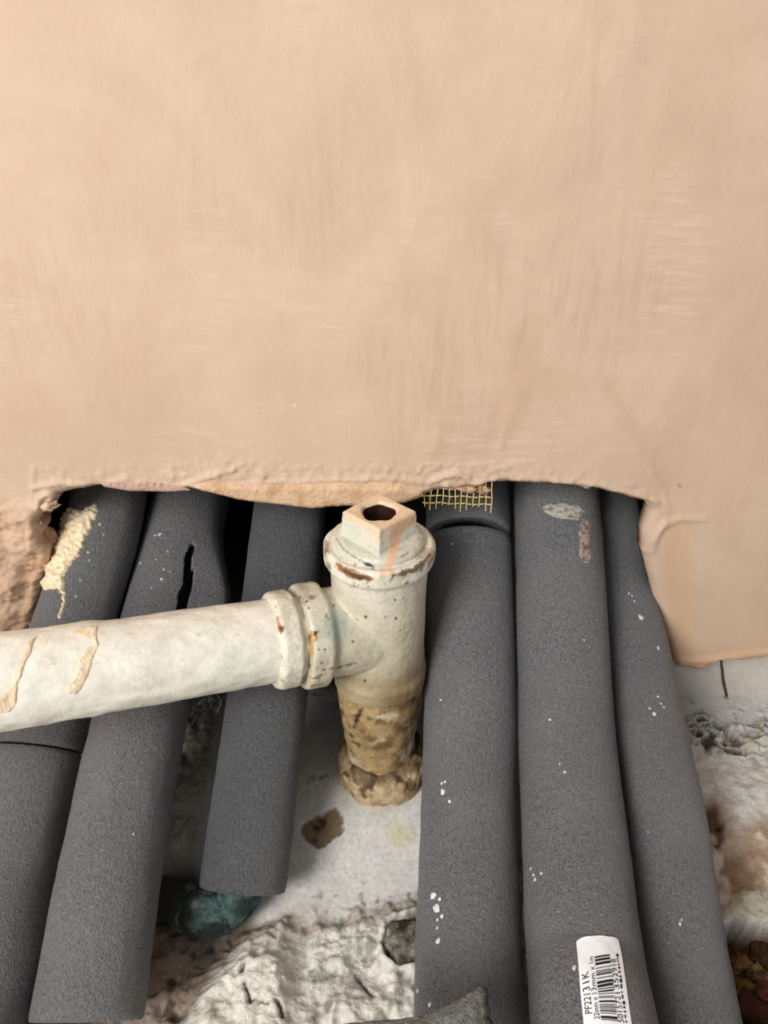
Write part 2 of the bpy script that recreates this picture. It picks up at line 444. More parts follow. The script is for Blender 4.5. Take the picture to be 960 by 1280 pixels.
for poly, wd, h in [([(38, 800), (40, 640), (42, 585)], 2.5, 0.0007), ([(42, 610), (75, 603), (115, 607), (160, 600)], 3, 0.0012),
                    ([(215, 611), (255, 598), (290, 587)], 3.0, 0.0018), ([(290, 608), (350, 601), (420, 600), (500, 598), (560, 606)], 2.5, 0.0010),
                    ([(540, 600), (575, 590), (590, 604), (620, 600)], 3, 0.0014), ([(640, 600), (740, 606), (800, 620), (822, 628)], 3, 0.0012),
                    ([(815, 690), (826, 660), (850, 648), (880, 650)], 4, 0.0008), ([(806, 690), (818, 672), (832, 652)], 4, 0.0012),
                    ([(845, 826), (880, 826), (925, 820), (960, 815)], 4, 0.0012), ([(836, 640), (830, 612), (815, 590)], 2.5, 0.0006),
                    ([(0, 790), (20, 775), (34, 765)], 3, 0.0014), ([(60, 628), (68, 621), (60, 616), (50, 622), (48, 634)], 3.5, 0.0026)]:
    rel += ridge(poly, wd, h) * (1 + 0.5 * fbm(V2 / 0.006, 3, 51))
tr = [((560, 470), (545, 560)), ((650, 470), (625, 560)), ((390, 420), (400, 560)), ((720, 380), (640, 520)), ((300, 470), (345, 540)), ((780, 470), (820, 560)), ((870, 300), (930, 420))]
for a, b in tr: rel += ridge([a, b], 4, 0.00035)
P3[:, 1] = YW - np.where(np.abs(V2[:, 0]) < 0.3, rel, 0) + edge_round
n = len(P3)
back = P3.copy(); back[:, 1] = YW + 0.0125
Vw = np.concatenate([P3, back]); Fw = []
for f in F2:
    a, b, c = P3[f[0]], P3[f[1]], P3[f[2]]
    f = f if np.cross(b - a, c - a)[1] < 0 else f[::-1]
    Fw.append(f)
for a, b in boundary_loop(Fw): Fw.append([b, a, a + n, b + n])
Fw += [[i + n for i in f[::-1]] for f in Fw[:len(F2)]]
wall = mesh_obj('wall_back', Vw, Fw, M_PLASTER)
wall['kind'] = 'structure'
tint = np.ones((n, 3))
tint = mixc(tint, np.array([0.98, 0.86, 0.72]), 0.75 * sstep(22, 2, seg_dist(PX, [(840, 833), (880, 828), (960, 815), (1100, 815)], False)))
tint = mixc(tint, np.array([0.97, 0.83, 0.68]), 0.5 * sstep(26, 4, seg_dist(PX, [(845, 660), (850, 760), (850, 830)], False)))
tint = mixc(tint, np.array([0.80, 0.68, 0.56]), 0.85 * low)
tint = mixc(tint, np.array([0.88, 0.80, 0.72]), 0.6 * leftpatch)
for a, b in [((660, 400), (620, 540)), ((680, 400), (640, 540)), ((545, 470), (548, 580)), ((760, 480), (830, 600)), ((350, 410), (330, 470))]:
    tint = mixc(tint, np.array([0.93, 0.86, 0.80]), 0.85 * sstep(16, 2, seg_dist(PX, [a, b], False)) * (0.6 + 0.6 * fbm(PX / np.array([9., 30.]), 3, 4)))
tint = mixc(tint, np.array([1.05, 1.0, 0.94]), 0.5 * sstep(70, 10, seg_dist(PX, [(560, 560), (640, 530), (760, 420)], False)) * sstep(-0.1, 0.5, fbm(PX / 40, 3, 6)))
spots = [(850, 607)]
for x, y in spots: tint = mixc(tint, np.array([0.7, 0.6, 0.5]), sstep(3.5, 1.5, np.hypot(px - x, py - y)))
set_col(wall, np.concatenate([tint, tint * np.array([0.8, 0.78, 0.76])]))

# wet plaster lip, paper edge and scrim along the top of the opening
def lipcol(a, b): return lambda V, d: mixc(np.tile(srgb(*a), (len(V), 1)), srgb(*b), sstep(-0.2, 0.5, fbm(V / 18, 3, 2)))
lip = patch('plaster_lip', [(222, 603), (262, 602), (330, 604), (420, 603), (500, 604), (528, 612), (530, 621), (505, 629), (470, 632), (420, 633), (390, 636), (350, 631), (310, 627), (286, 622), (250, 613)],
            on_plane_y(YW - 0.0004), M_SPLASH, wall, 0.0028, 2.4, 0.8, lipcol((218, 184, 152), (200, 160, 124)), 5, rscale=25, rough=0.3)
lip['label'] = 'orange-tinted plaster lip overhanging the top of the opening'
board = patch('plasterboard_edge', [(124, 603), (150, 602), (200, 604), (226, 607), (238, 613), (215, 615), (160, 614), (130, 609)], on_plane_y(YW - 0.0003), M_SPLASH, wall,
              0.0012, 2.0, 0.4, lambda V, d: mixc(np.tile(srgb(196, 164, 148), (len(V), 1)), srgb(124, 84, 70), (np.abs((V[:, 0] % 9) - 4.5) < 1.0) * sstep(609, 604, V[:, 1]) * 0.8), 2.5)
board['label'] = 'pinkish strip of plasterboard paper showing under the plaster'
# old painted wall behind, with its own rougher opening
YO = 0.338
def op(px, py): p = at_y(px, py, YO); return (p[0], p[2])
oo = [(1.3, -0.03), (1.3, 1.6), (-1.3, 1.6), (-1.3, -0.03)] + [op(-60, 980), op(-40, 900), op(30, 700), op(62, 640), op(78, 600), op(300, 590), op(600, 585), op(818, 610), op(824, 640), op(836, 760), op(815, 900), op(810, 960)]
O1 = np.array(oo); V2, F2 = fill(refine(O1, 0.02, 0), 0.05, 0.004, 0.03)
P3 = np.stack([V2[:, 0], YO + 0.0012 * fbm(V2 / 0.02, 3, 3), V2[:, 1]], -1); PX = to_px(P3)
n = len(P3); bk = P3.copy(); bk[:, 1] = YO + 0.02
F = [f if np.cross(P3[f[1]] - P3[f[0]], P3[f[2]] - P3[f[0]])[1] < 0 else f[::-1] for f in F2]
F = F + [[b, a, a + n, b + n] for a, b in boundary_loop(F)] + [[i + n for i in f[::-1]] for f in F]
ow = mesh_obj('wall_rear', np.concatenate([P3, bk]), F, M_WHITEWALL); ow['kind'] = 'structure'
c = np.tile(srgb(206, 198, 190), (2 * n, 1)); c[n:] = srgb(120, 100, 85)
set_col(ow, c)
crack = patch('hairline_crack', [(900, 824), (903, 824), (906, 850), (911, 874), (914, 888), (911.5, 888), (907, 872), (902, 850)], on_plane_y(YO - 0.0006), M_SPLASH, ow, 0.0005, 1.5, 0.5,
              lambda V, d: np.tile(srgb(84, 72, 62), (len(V), 1)), 1.0)
crack['label'] = 'thin dark crack running down the white wall strip'
# cavity behind the wall: painted dark, sides and top added to block light
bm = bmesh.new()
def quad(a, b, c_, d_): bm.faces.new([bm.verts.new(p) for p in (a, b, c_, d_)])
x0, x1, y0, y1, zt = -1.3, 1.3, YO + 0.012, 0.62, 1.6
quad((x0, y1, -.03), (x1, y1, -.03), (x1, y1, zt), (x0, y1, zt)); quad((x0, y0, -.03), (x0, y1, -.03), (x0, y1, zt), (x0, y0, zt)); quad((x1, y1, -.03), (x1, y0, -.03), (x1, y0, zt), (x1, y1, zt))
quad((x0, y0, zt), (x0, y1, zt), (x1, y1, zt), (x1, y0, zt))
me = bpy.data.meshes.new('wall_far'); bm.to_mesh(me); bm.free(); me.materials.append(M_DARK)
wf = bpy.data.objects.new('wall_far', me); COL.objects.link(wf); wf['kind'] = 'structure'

# ------------------------------------------------------------------ floor
def fl(px, py, z=0.0): p = at_z(px, py, z); return (p[0], p[1])
xs = np.concatenate([np.linspace(-1.3, -0.32, 12)[:-1], np.arange(-0.32, 0.3201, 0.0010), np.linspace(0.32, 1.3, 12)[1:]])
ys = np.concatenate([np.linspace(-1.2, 0.10, 12)[:-1], np.arange(0.10, 0.40, 0.0009), np.linspace(0.40, 0.62, 8)])
G = np.stack(np.meshgrid(xs, ys), -1).reshape(-1, 2); X, Y = G[:, 0], G[:, 1]
fine = sstep(0.34, 0.28, np.abs(X)) * sstep(0.08, 0.14, Y)
lev = 0.018 * sstep(0.205, 0.272, Y)                       # the floor steps up toward the wall
lev = lev + 0.010 * sstep(0.14, 0.20, X) * sstep(0.3, 0.2, Y)
FP = np.stack([X, Y, lev], -1); PX = to_px(FP); px, py = PX[:, 0], PX[:, 1]
valid = Y > 0.02
PX = np.where(valid[:, None], PX, -9999); px, py = PX[:, 0], PX[:, 1]
mid = (px > 330) & (px < 560)
screed_line = np.interp(px, [-400, 170, 260, 330, 420, 515, 600, 860, 930, 960, 1100], [1120, 1120, 1150, 1150, 1138, 1118, 1100, 900, 905, 890, 890])
wob = 9 * fbm(PX / 22, 3, 3)
lump = sstep(-6, 22, py - screed_line + wob) * valid * (1 - 0.55 * sstep(700, 800, px))
n1 = fbm(G / 0.018, 5, 61, 0.55); n2 = np.abs(fbm(G / 0.009, 4, 71)); n3 = fbm(G / 0.004, 3, 81)
H = lev + 0.0007 * fbm(G / 0.03, 3, 5) + 0.00010 * n3
H += lump * (0.0060 * n1 + 0.0022 * (0.5 - n2) * 2 + 0.0007 * n3)
band = sstep(22, 4, np.abs(py - screed_line - 6 + wob)) * valid
H += band * 0.0022 * sstep(0.05, 0.45, fbm(G / 0.006, 4, 77))
hollow = sstep(20, -25, sdf(PX, [(120, 1110), (245, 1080), (300, 1130), (330, 1150), (270, 1200), (230, 1300), (-200, 1340), (-200, 1150)]))
H -= 0.011 * hollow
bulge = sstep(14, -16, sdf(PX, [(268, 1220), (310, 1198), (345, 1195), (362, 1225), (360, 1330), (220, 1330), (235, 1250)]))
H += 0.0055 * bulge
ridgef = sstep(6, -14, sdf(PX, [(225, 850), (285, 850), (262, 990), (245, 1092), (196, 1092), (190, 1000)]))
H += ridgef * (0.009 + 0.008 * n1 + 0.003 * n2)
def groove(poly, wd, dep):
    global H
    k = np.exp(-(seg_dist(PX, poly, False) / wd) ** 2); H = H - dep * k; return k
cr = groove([(307, 1213), (303, 1222)], 2.2, 0.004) + groove([(306, 1236), (309, 1244), (313, 1254), (314, 1262)], 1.8, 0.004) + groove([(348, 1262), (352, 1268), (354, 1280)], 2.2, 0.005) + groove([(317, 1258), (330, 1262), (338, 1266)], 1.2, 0.002)
cr += groove([(448, 1222), (460, 1238), (468, 1246)], 1.6, 0.002)
scrape = sstep(1.5, -1.5, 2.5 * fbm(PX / 3.5, 3, 19) + sdf(PX, refine([(378, 1028), (398, 1019), (420, 1007), (429, 1020), (428, 1040), (412, 1051), (398, 1061), (384, 1054), (376, 1040)], 4, 2.0)))
H -= 0.0016 * scrape
stonehole = sstep(2, -3, sdf(PX, [(484, 1160), (494, 1150), (520, 1144), (530, 1150), (530, 1204), (505, 1206), (484, 1198), (477, 1182)]))
H -= 0.004 * stonehole + (-0.0025) * np.exp(-(np.abs(sdf(PX, [(480, 1156), (494, 1146), (530, 1140), (530, 1210), (500, 1210), (478, 1196)])) / 5) ** 2)
crumb = sstep(5, -10, sdf(PX, [(852, 892), (880, 886), (905, 903), (928, 917), (945, 900), (975, 893), (1000, 940), (930, 950), (905, 945), (858, 935)]))
H -= crumb * (0.0060 * np.abs(fbm(G / 0.006, 4, 91)) * 2 - 0.002)
pit = sstep(2, -5, sdf(PX, refine([(880, 1008), (892, 1003), (898, 1015), (906, 1030), (906, 1048), (898, 1060), (884, 1052), (879, 1030)], 4, 2.5)))
H -= 0.004 * pit
pit2 = sstep(4, -8, sdf(PX, refine([(892, 1070), (930, 1068), (944, 1090), (940, 1110), (915, 1118), (893, 1102)], 5, 3)))
H -= 0.002 * pit2
hole_poly = refine([(898, 1160), (912, 1155), (918, 1150), (942, 1152), (1010, 1148), (1200, 1150), (1200, 1420), (900, 1420), (890, 1300)], 4, 2.5)
hole = sstep(0.5, -2.0, sdf(PX, hole_poly))
H -= hole * (0.020 + 0.004 * n1) 
H = H * 1.0
H = np.where(valid, H, 0) * fine + lev * (1 - fine)
# stains, broken paint and shade painted into the cavity floor (albedo only)
white = srgb(206, 204, 199); scr = srgb(218, 214, 206); brown = srgb(120, 98, 78); grey = srgb(128, 122, 110)
C = np.tile(white, (len(G), 1))
C = mixc(C, scr, lump)
C = mixc(C, srgb(120, 116, 106), lump * 0.75 * sstep(0.05, 0.5, fbm(G / 0.006, 4, 101)))
C = mixc(C, srgb(226, 222, 212), lump * sstep(0.0, 0.4, fbm(G / 0.011, 4, 103)) * 0.8)
C = mixc(C, srgb(150, 138, 122), 0.75 * sstep(14, 2, np.abs(py - screed_line - 18 + wob)) * sstep(330, 400, px) * sstep(600, 540, px))
C = mixc(C, brown, sstep(0.2, 0.8, hollow) * (0.75 + 0.25 * n1))
C = mixc(C, srgb(166, 140, 118), 0.6 * sstep(14, -14, sdf(PX, [(165, 1175), (300, 1160), (400, 1120), (410, 1160), (300, 1200), (235, 1250), (160, 1270)])) * (0.6 + 0.5 * n1))
C = mixc(C, srgb(52, 40, 30), sstep(0.25, 0.5, fbm(G / 0.007, 4, 111)) * sstep(0.2, 0.7, hollow) * 0.8)
C = mixc(C, srgb(225, 220, 208), bulge * 0.8)
C = mixc(C, srgb(164, 160, 146), sstep(0.2, 0.8, ridgef) * 0.9)
C = mixc(C, srgb(176, 174, 164), sstep(0.2, 0.8, ridgef) * sstep(0.15, 0.5, fbm(G / 0.005, 4, 119)) * 0.7)
C = mixc(C, srgb(30, 24, 18), np.clip(cr, 0, 1) * 0.9)
C = mixc(C, srgb(122, 100, 70), scrape * 0.95); C = mixc(C, srgb(70, 54, 34), scrape * sstep(0.05, 0.4, fbm(G / 0.004, 4, 121)))
C = mixc(C, srgb(206, 196, 160), 0.8 * sstep(24, 6, np.hypot(px - 500, py - 1044)))
C = mixc(C, srgb(90, 84, 74), stonehole * 0.9)
C = mixc(C, srgb(190, 178, 158), 0.7 * sstep(60, 26, np.hypot((px - 472), (py - 975) * 1.0)))
C = mixc(C, srgb(74, 60, 46), crumb * sstep(0.0, 0.25, np.abs(fbm(G / 0.006, 4, 91))) * sstep(-.2, .2, fbm(G / 0.012, 4, 131)) * 0.95)
C = mixc(C, srgb(196, 182, 164), crumb * sstep(0.1, 0.4, fbm(G / 0.008, 4, 133)) * 0.8)
rs = sstep(14, -14, sdf(PX, [(872, 1000), (905, 998), (925, 1035), (975, 1015), (1000, 1060), (965, 1120), (930, 1135), (890, 1145), (870, 1090)]))
C = mixc(C, srgb(152, 120, 88), rs * (0.78 + 0.22 * n1))
C = mixc(C, srgb(104, 74, 46), np.maximum(pit, pit2 * 0.6) * 0.9)
C = mixc(C, srgb(48, 30, 18), pit * sstep(0, 0.4, fbm(G / 0.004, 4, 141)) * 0.9)
C = mixc(C, srgb(216, 204, 186), rs * 0.8 * sstep(0.12, 0.4, fbm(G / 0.012, 4, 143)))
C = mixc(C, srgb(186, 180, 164), 0.8 * sstep(6, -8, sdf(PX, [(925, 1118), (1000, 1105), (1000, 1150), (918, 1152)])))
C = mixc(C, srgb(84, 58, 34), hole); C = mixc(C, srgb(118, 88, 48), hole * sstep(0.0, 0.4, fbm(G / 0.01, 4, 151)))
C = mixc(C, srgb(36, 24, 16), hole * sstep(0.1, 0.5, fbm(G / 0.007, 4, 161)) * 0.9)
C = mixc(C, srgb(74, 30, 18), hole * sstep(1235, 1262, py + 12 * n1) * 0.9)
C = mixc(C, srgb(66, 56, 48), sstep(0.338, 0.352, Y) * 0.95)  # shade painted dark on the floor behind the wall
speck = sstep(0.42, 0.6, fbm(G / 0.0035, 2, 171)) * sstep(0.1, 0.4, fbm(G / 0.03, 2, 173))
C = mixc(C, srgb(110, 104, 96), speck * 0.6)
nx, ny = len(xs), len(ys)
idx = np.arange(nx * ny).reshape(ny, nx)
Ff = np.stack([idx[:-1, :-1], idx[:-1, 1:], idx[1:, 1:], idx[1:, :-1]], -1).reshape(-1, 4)
floor = mesh_obj('floor', np.stack([X, Y, H], -1), Ff.tolist(), M_FLOOR); floor['kind'] = 'structure'
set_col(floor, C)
rough = np.clip(0.22 + 0.8 * lump + 0.5 * hollow + hole + crumb * .6 + rs * .4, 0, 1); ra = floor.data.attributes.new('rough', 'FLOAT', 'POINT'); ra.data.foreach_set('value', rough)
def floor_z(x, y):
    i = int(np.clip(np.searchsorted(ys, y), 0, ny - 1)); j = int(np.clip(np.searchsorted(xs, x), 0, nx - 1)); return H[idx[i, j]]

def rock(name, px_, py_, size, parent, col, mat=M_STONE, seed=1, squash=(1, 1, .6), rotz=0.0, sink=0.3, sub=4, cut=0.0):
    x, y = fl(px_, py_, 0.0)
    for _ in range(4): x, y = fl(px_, py_, floor_z(x, y))
    bm = bmesh.new(); bmesh.ops.create_icosphere(bm, subdivisions=sub, radius=1.0)
    V = np.array([v.co[:] for v in bm.verts]); F = [[v.index for v in f.verts] for f in bm.faces]; bm.free()
    V = V * (1 + 0.42 * fbm(V * 1.3, 3, seed) + 0.22 * fbm(V * 3.5, 4, seed + 3))[:, None]
    if cut: V = np.sign(V) * np.minimum(np.abs(V), cut)
    V = V * np.array(squash) * size
    c, s = math.cos(rotz), math.sin(rotz); V = V @ np.array([[c, s, 0], [-s, c, 0], [0, 0, 1]])
    V = V + np.array([x, y, floor_z(x, y) + size * squash[2] * (1 - sink)])
    o = mesh_obj(name, V, F, mat, parent); a, b = srgb(*col[0]), srgb(*col[1])
    set_col(o, mixc(np.tile(a, (len(V), 1)), b, sstep(-0.2, 0.4, fbm(V / (size * .5), 4, seed + 7)))); return o
st = rock('stone', 503, 1178, 0.0098, floor, ((158, 154, 140), (62, 58, 50)), seed=5, squash=(1.05, 1.1, .34), sink=.25)
st['label'] = 'dark flat round stone set in the white screed'
for k, (x, y, s_, c1, c2) in enumerate([(925, 1206, .0065, (128, 96, 54), (84, 56, 28)), (948, 1194, .007, (90, 58, 34), (58, 34, 22)), (950, 1222, .006, (134, 108, 66), (80, 60, 34)), (928, 1240, .007, (112, 80, 40), (70, 46, 24)), (938, 1216, .003, (150, 128, 88), (100, 80, 50)), (915, 1222, .004, (108, 74, 36), (70, 46, 24)), (944, 1240, .004, (128, 100, 58), (80, 56, 30)), (922, 1262, .005, (96, 60, 30), (60, 34, 20)),
                                    (944, 1272, .011, (76, 38, 26), (50, 26, 18)), (914, 1178, .005, (120, 92, 66), (70, 54, 40)), (930, 1180, .004, (128, 100, 72), (70, 54, 40)), (962, 1250, .009, (110, 60, 36), (70, 34, 22))]):
    rock('rubble', x, y, s_, floor, (c1, c2), seed=20 + k, squash=(1, .8, .6), rotz=k * 1.1, sink=.6, sub=4, cut=.75)
# ================================================================== FOAM TUBES
GRP = 'grey foam pipe insulation tubes'
def dpts(l, back=None, front=None):
    P = [at_depth(*p) for p in l]
    if back: d_ = P[0] - P[1]; d_ /= np.linalg.norm(d_); P = [P[0] + d_ * back] + P
    if front is not None: P = P + [P[-1] + np.array(front)]
    return np.array(P)
def s_at(tb, px_, py_): return float(tb.hit([px_], [py_])[0][0])
def insulation(tb, label, s0=0, s1=None, mat=M_FOAM, name='pipe_insulation', **k):
    o = tb.mesh(name, mat, None, s0, s1, **k); tag(o, label, 'pipe insulation', GRP); return o
P1 = dpts([(133, 640, .418), (90, 790, .395), (47, 935, .374), (8, 1100, .342), (-31, 1250, .306)], None, (-.03, -.12, -.004))
T1 = Tube(np.concatenate([[P1[0] + np.array([-.006, .095, .062])], P1]), lambda s: 0.0204 + 0.0019 * sstep(.14, .26, np.asarray(s, float)), seed=3)
j1 = s_at(T1, 52, 931)
T2 = Tube(dpts([(237, 630, .448), (209, 760, .412), (169, 930, .364), (137, 1100, .332), (108, 1276, .304)], .13), 0.0227, seed=13)
T3 = Tube(dpts([(362, 640, .425), (344, 800, .401), (331, 900, .380), (303, 1112, .352)], .12), 0.0207, seed=23, wob=.0003)
T4 = Tube(dpts([(585, 620, .42), (585, 680, .406), (588, 830, .386), (586, 1000, .362), (587, 1250, .310)], .13, (-.008, -.12, .001)), 0.0233, seed=33)
T5 = Tube(dpts([(695, 620, .4145), (701, 760, .39), (707, 900, .3696), (718, 1050, .335), (731, 1200, .2997), (742, 1280, .278)], .13, (-.009, -.10, -.003)), 0.0235, seed=43)
T6 = Tube(dpts([(761, 640, .441), (770, 720, .425), (790, 800, .405), (809, 900, .380), (828, 1000, .354), (842, 1100, .335), (868, 1280, .299)], .12, (-.012, -.11, .0)), 0.0182, seed=53)
t1a = insulation(T1, 'leftmost foam tube, smeared with cream plaster, ending at a joint under the white pipe', 0, j1 - 0.0004)
t1b = insulation(T1, 'lower foam tube at the left edge of the photo, butted below the plaster-smeared one', j1 + 0.0006, None)
# second tube is split along its length near the wall
sl = T2.hit([251, 243, 238, 230, 224, 215, 205], [640, 668, 690, 715, 745, 790, 830])
slit_s, slit_t = sl
s_shut0, s_shut1 = s_at(T2, 192, 826), s_at(T2, 186, 862)
def slit_open(s): return sstep(slit_s[0] - 0.003, slit_s[4], s) * sstep(s_shut1, s_shut0, s)
def slit_theta(s): return np.interp(s, slit_s, slit_t) + 0.05 * vnoise(np.stack([s / .005, s * 0], -1), 4) + 0.03 * vnoise(np.stack([s / .0017, s * 0], -1), 9)
def bend2(s, th, tb):
    C, U, W, T = tb.frame(s); d_ = th - slit_theta(s); on = slit_open(s)
    k = np.where(d_ > 0, (0.0042 + 0.0085 * sstep(0.0, 0.7, d_)) * sstep(2.3, 1.2, d_), 0.0)
    dn = np.where(d_ > 0, 0.0030 * sstep(0.7, 0.0, d_), 0.0)
    return (on * k)[:, None] * W - (on * dn)[:, None] * U
nt2 = 200
t2 = T2.mesh('pipe_insulation', M_FOAM, None, 0, None, nth=nt2, bend=bend2)
# open the slit: drop the quads that bridge it
bm = bmesh.new(); bm.from_mesh(t2.data); bm.verts.ensure_lookup_table()
kill = [f for f in bm.faces if max(e.calc_length() for e in f.edges) > 0.0036]
bmesh.ops.delete(bm, geom=kill, context='FACES'); bm.to_mesh(t2.data); bm.free()
sol = t2.modifiers.new('thick', 'SOLIDIFY'); sol.thickness = 0.006; sol.offset = -1
tag(t2, 'foam tube split open lengthwise by a ragged slit, second from the left', 'pipe insulation', GRP)
t3 = insulation(T3, 'short coarse-grained foam tube ending above the green elbow, left of the tee', 0, None, M_FOAM_COARSE)
j4 = s_at(T4, 585, 657)
t4a = insulation(T4, 'short foam tube stub under the scrim mesh, above the cut', 0, j4 - 0.0036)
t4b = insulation(T4, 'foam tube right of the tee, starting below the cut, flecked with white paint', j4, None)
t5 = insulation(T5, 'foam tube carrying the white barcode label, second from the right')
t6 = insulation(T6, 'narrow rightmost foam tube beside the hanging plaster corner')

# smears and splashes on the tubes
cream = lambda V, d: mixc(mixc(np.tile(srgb(226, 206, 168), (len(V), 1)), srgb(238, 222, 190), sstep(-.3, .4, fbm(V / 7, 4, 3))), srgb(190, 174, 142), 0.5 * sstep(0.25, 0.6, fbm(V / np.array([3.0, 7.0]), 4, 8)))
sm = patch('plaster_smear', [(86, 632), (100, 636), (112, 630), (119, 628), (123, 634), (122, 645), (117, 652), (114, 664), (107, 673), (105, 682), (100, 694), (92, 700), (84, 712), (79, 722), (80, 730), (83, 742), (82, 752), (79, 764), (76, 773), (70, 774),
                            (73, 764), (77, 752), (76, 742), (70, 735), (62, 736), (52, 738), (47, 733), (53, 715), (60, 690), (66, 664), (72, 645)], on_tube(T1), M_SPLASH, t1a, 0.0016, 1.3, 2.2, cream, 3.0, rscale=4, rough=1.0)
sm['label'] = 'thick cream plaster smear with a drip'
gw = lambda V, d: mixc(np.tile(srgb(176, 170, 158), (len(V), 1)), srgb(112, 110, 106), sstep(-.1, .4, fbm(V / np.array([6., 2.5]), 4, 6)))
pk = lambda V, d: mixc(np.tile(srgb(178, 152, 140), (len(V), 1)), srgb(104, 98, 94), sstep(-.1, .4, fbm(V / 4, 4, 6)))
a = patch('plaster_smear', [(677, 634), (684, 630), (700, 628), (722, 630), (733, 639), (722, 652), (704, 650), (688, 646), (678, 640)], on_tube(T5), M_SPLASH, t5, 0.0005, 1.7, 1.6, gw, 2.5); a['label'] = 'grey-white scrape near the top'
a = patch('plaster_smear', [(726, 646), (737, 650), (740, 664), (737, 682), (741, 694), (736, 706), (728, 704), (722, 694), (724, 680), (721, 668)], on_tube(T5), M_SPLASH, t5, 0.0005, 1.7, 1.8, pk, 2.5); a['label'] = 'pinkish smear below the scrape'
def specks(tb, parent, lst, col=(226, 224, 220)):
    V = []; F = []
    for (x, y, r) in lst:
        s, th = tb.hit([x], [y]); s, th = s[0], th[0]; k = 9; rm = r * 0.36e-3; b = len(V)
        off = rng.uniform(0.7, 1.3, k)
        for i in range(k):
            a_ = 2 * math.pi * i / k
            V.append(tb.point(np.array([s + rm * off[i] * math.sin(a_)]), np.array([th + rm * off[i] * math.cos(a_) / 0.023]), 0.0001)[0])
        V.append(tb.point(np.array([s]), np.array([th]), 0.0004 + rm * .2)[0])
        for i in range(k): F.append([b + i, b + (i + 1) % k, b + k])
    o = mesh_obj('paint_specks', V, F, M_SPLASH, parent); set_col(o, np.tile(srgb(*col), (len(V), 1))); o['kind'] = 'stuff'; o['label'] = 'white paint flecks'; return o
specks(T4, t4b, [(554, 990, 4), (553, 979, 2), (557, 978, 1.8), (562, 1002, 2), (546, 1136, 5), (543, 1120, 4), (550, 1124, 2.5), (553, 1146, 2.5), (541, 1122, 2), (547, 1150, 1.5), (547, 1160, 1.6), (548, 1176, 3), (565, 680, 2), (523, 1238, 3), (538, 1256, 2.5), (551, 875, 1.6)])
specks(T6, t6, [(801, 772, 4), (799, 770, 2), (823, 810, 3), (790, 745, 2), (786, 742, 2), (818, 893, 3), (826, 880, 2), (822, 871, 2), (812, 886, 2), (830, 884, 2), (810, 1040, 1.5), (850, 1155, 2), (852, 1150, 1.3), (793, 752, 1.6)], (206, 206, 202))
specks(T5, t5, [(627 + 50, 1092, 2), (667, 1094, 2), (669, 1099, 2.4), (664, 1086, 2), (718, 1212, 2.2), (688, 900, 2.2), (700, 955, 1.4), (706, 966, 1.8), (730, 800, 1.5)], (206, 204, 200))
specks(T2, t2, [(200, 668, 3), (195, 670, 2), (176, 704, 2.5), (202, 724, 2.5), (205, 712, 1.8), (210, 690, 1.5), (190, 735, 1.6), (172, 690, 1.6), (167, 1042, 2), (196, 700, 1.5), (213, 715, 1.4)], (190, 190, 190))
specks(T1, t1a, [(38, 790, 3), (125, 655, 2), (110, 690, 2), (95, 745, 1.8), (112, 700, 1.5), (130, 668, 1.6), (36, 780, 2), (100, 725, 1.6)], (200, 196, 188))
# torn shreds of foam hanging from the split tube under the white pipe
V = []; F = []
for k in range(16):
    x = 238 + rng.uniform(0, 38); y = 866 + rng.uniform(0, 26); p = at_depth(x, y, 0.392 + rng.uniform(0, .012)); L = rng.uniform(.004, .010)
    q = p + np.array([rng.uniform(-.6, .6), rng.uniform(-.5, .1), -1.0]) * L; wv = np.array([1.0, 0, rng.uniform(-.3, .3)]) * rng.uniform(.0006, .0016); b = len(V)
    m_ = (p + q) / 2 + np.array([rng.uniform(-.002, .002), -.001, 0])
    for c_, ww in ((p, 1), (m_, .9), (q, .25)):
        for dy in (-.0006, .0006): V += [c_ - wv * ww + [0, dy, 0], c_ + wv * ww + [0, dy, 0]]
    for i in (0, 4): F += [[b + i, b + i + 1, b + i + 5, b + i + 4], [b + i + 3, b + i + 2, b + i + 6, b + i + 7], [b + i + 1, b + i + 3, b + i + 7, b + i + 5], [b + i + 2, b + i, b + i + 4, b + i + 6]]
sh = mesh_obj('torn_shreds', V, F, M_TORN, t2); set_col(sh, np.ones((len(V), 3)) * .7); sh['kind'] = 'stuff'; sh['label'] = 'torn shreds of foam'

# barcode label on the fifth tube
lab_c = [(719, 1174), (773, 1171), (796, 1330), (737, 1330)]
ls, lt = T5.hit([720, 772, 786, 728], [1175, 1172, 1262, 1262])
def lab_pt(u, v, off):        # u across 0..1, v down in metres
    u = np.asarray(u, float); v = np.asarray(v, float)
    L = ((ls[2] + ls[3]) - (ls[0] + ls[1])) / 2; f = v / L
    s = (ls[0] + (ls[3] - ls[0]) * f) * (1 - u) + (ls[1] + (ls[2] - ls[1]) * f) * u
    th = (lt[0] + (lt[3] - lt[0]) * f) * (1 - u) + (lt[1] + (lt[2] - lt[1]) * f) * u
    return T5.point(s, th, off)
vv_ = np.linspace(0, .07, 60); pv_ = to_px(lab_pt(np.full(60, .3), vv_, 0.0))[:, 1]
def v_at(py): return float(np.interp(py, pv_, vv_))
wrk = lambda u, v: 0.00022 * np.abs(np.sin(u * 9 + v * 160 + 1.5 * np.sin(v * 300))) * sstep(0.016, 0.0, v) + 0.00008 * fbm(np.stack([u * 4, v * 150], -1), 2, 5)
LW, LL = abs(float(lt[1] - lt[0])) * 0.0238, 0.066
nu, nv = 26, 70; V = []; F = []
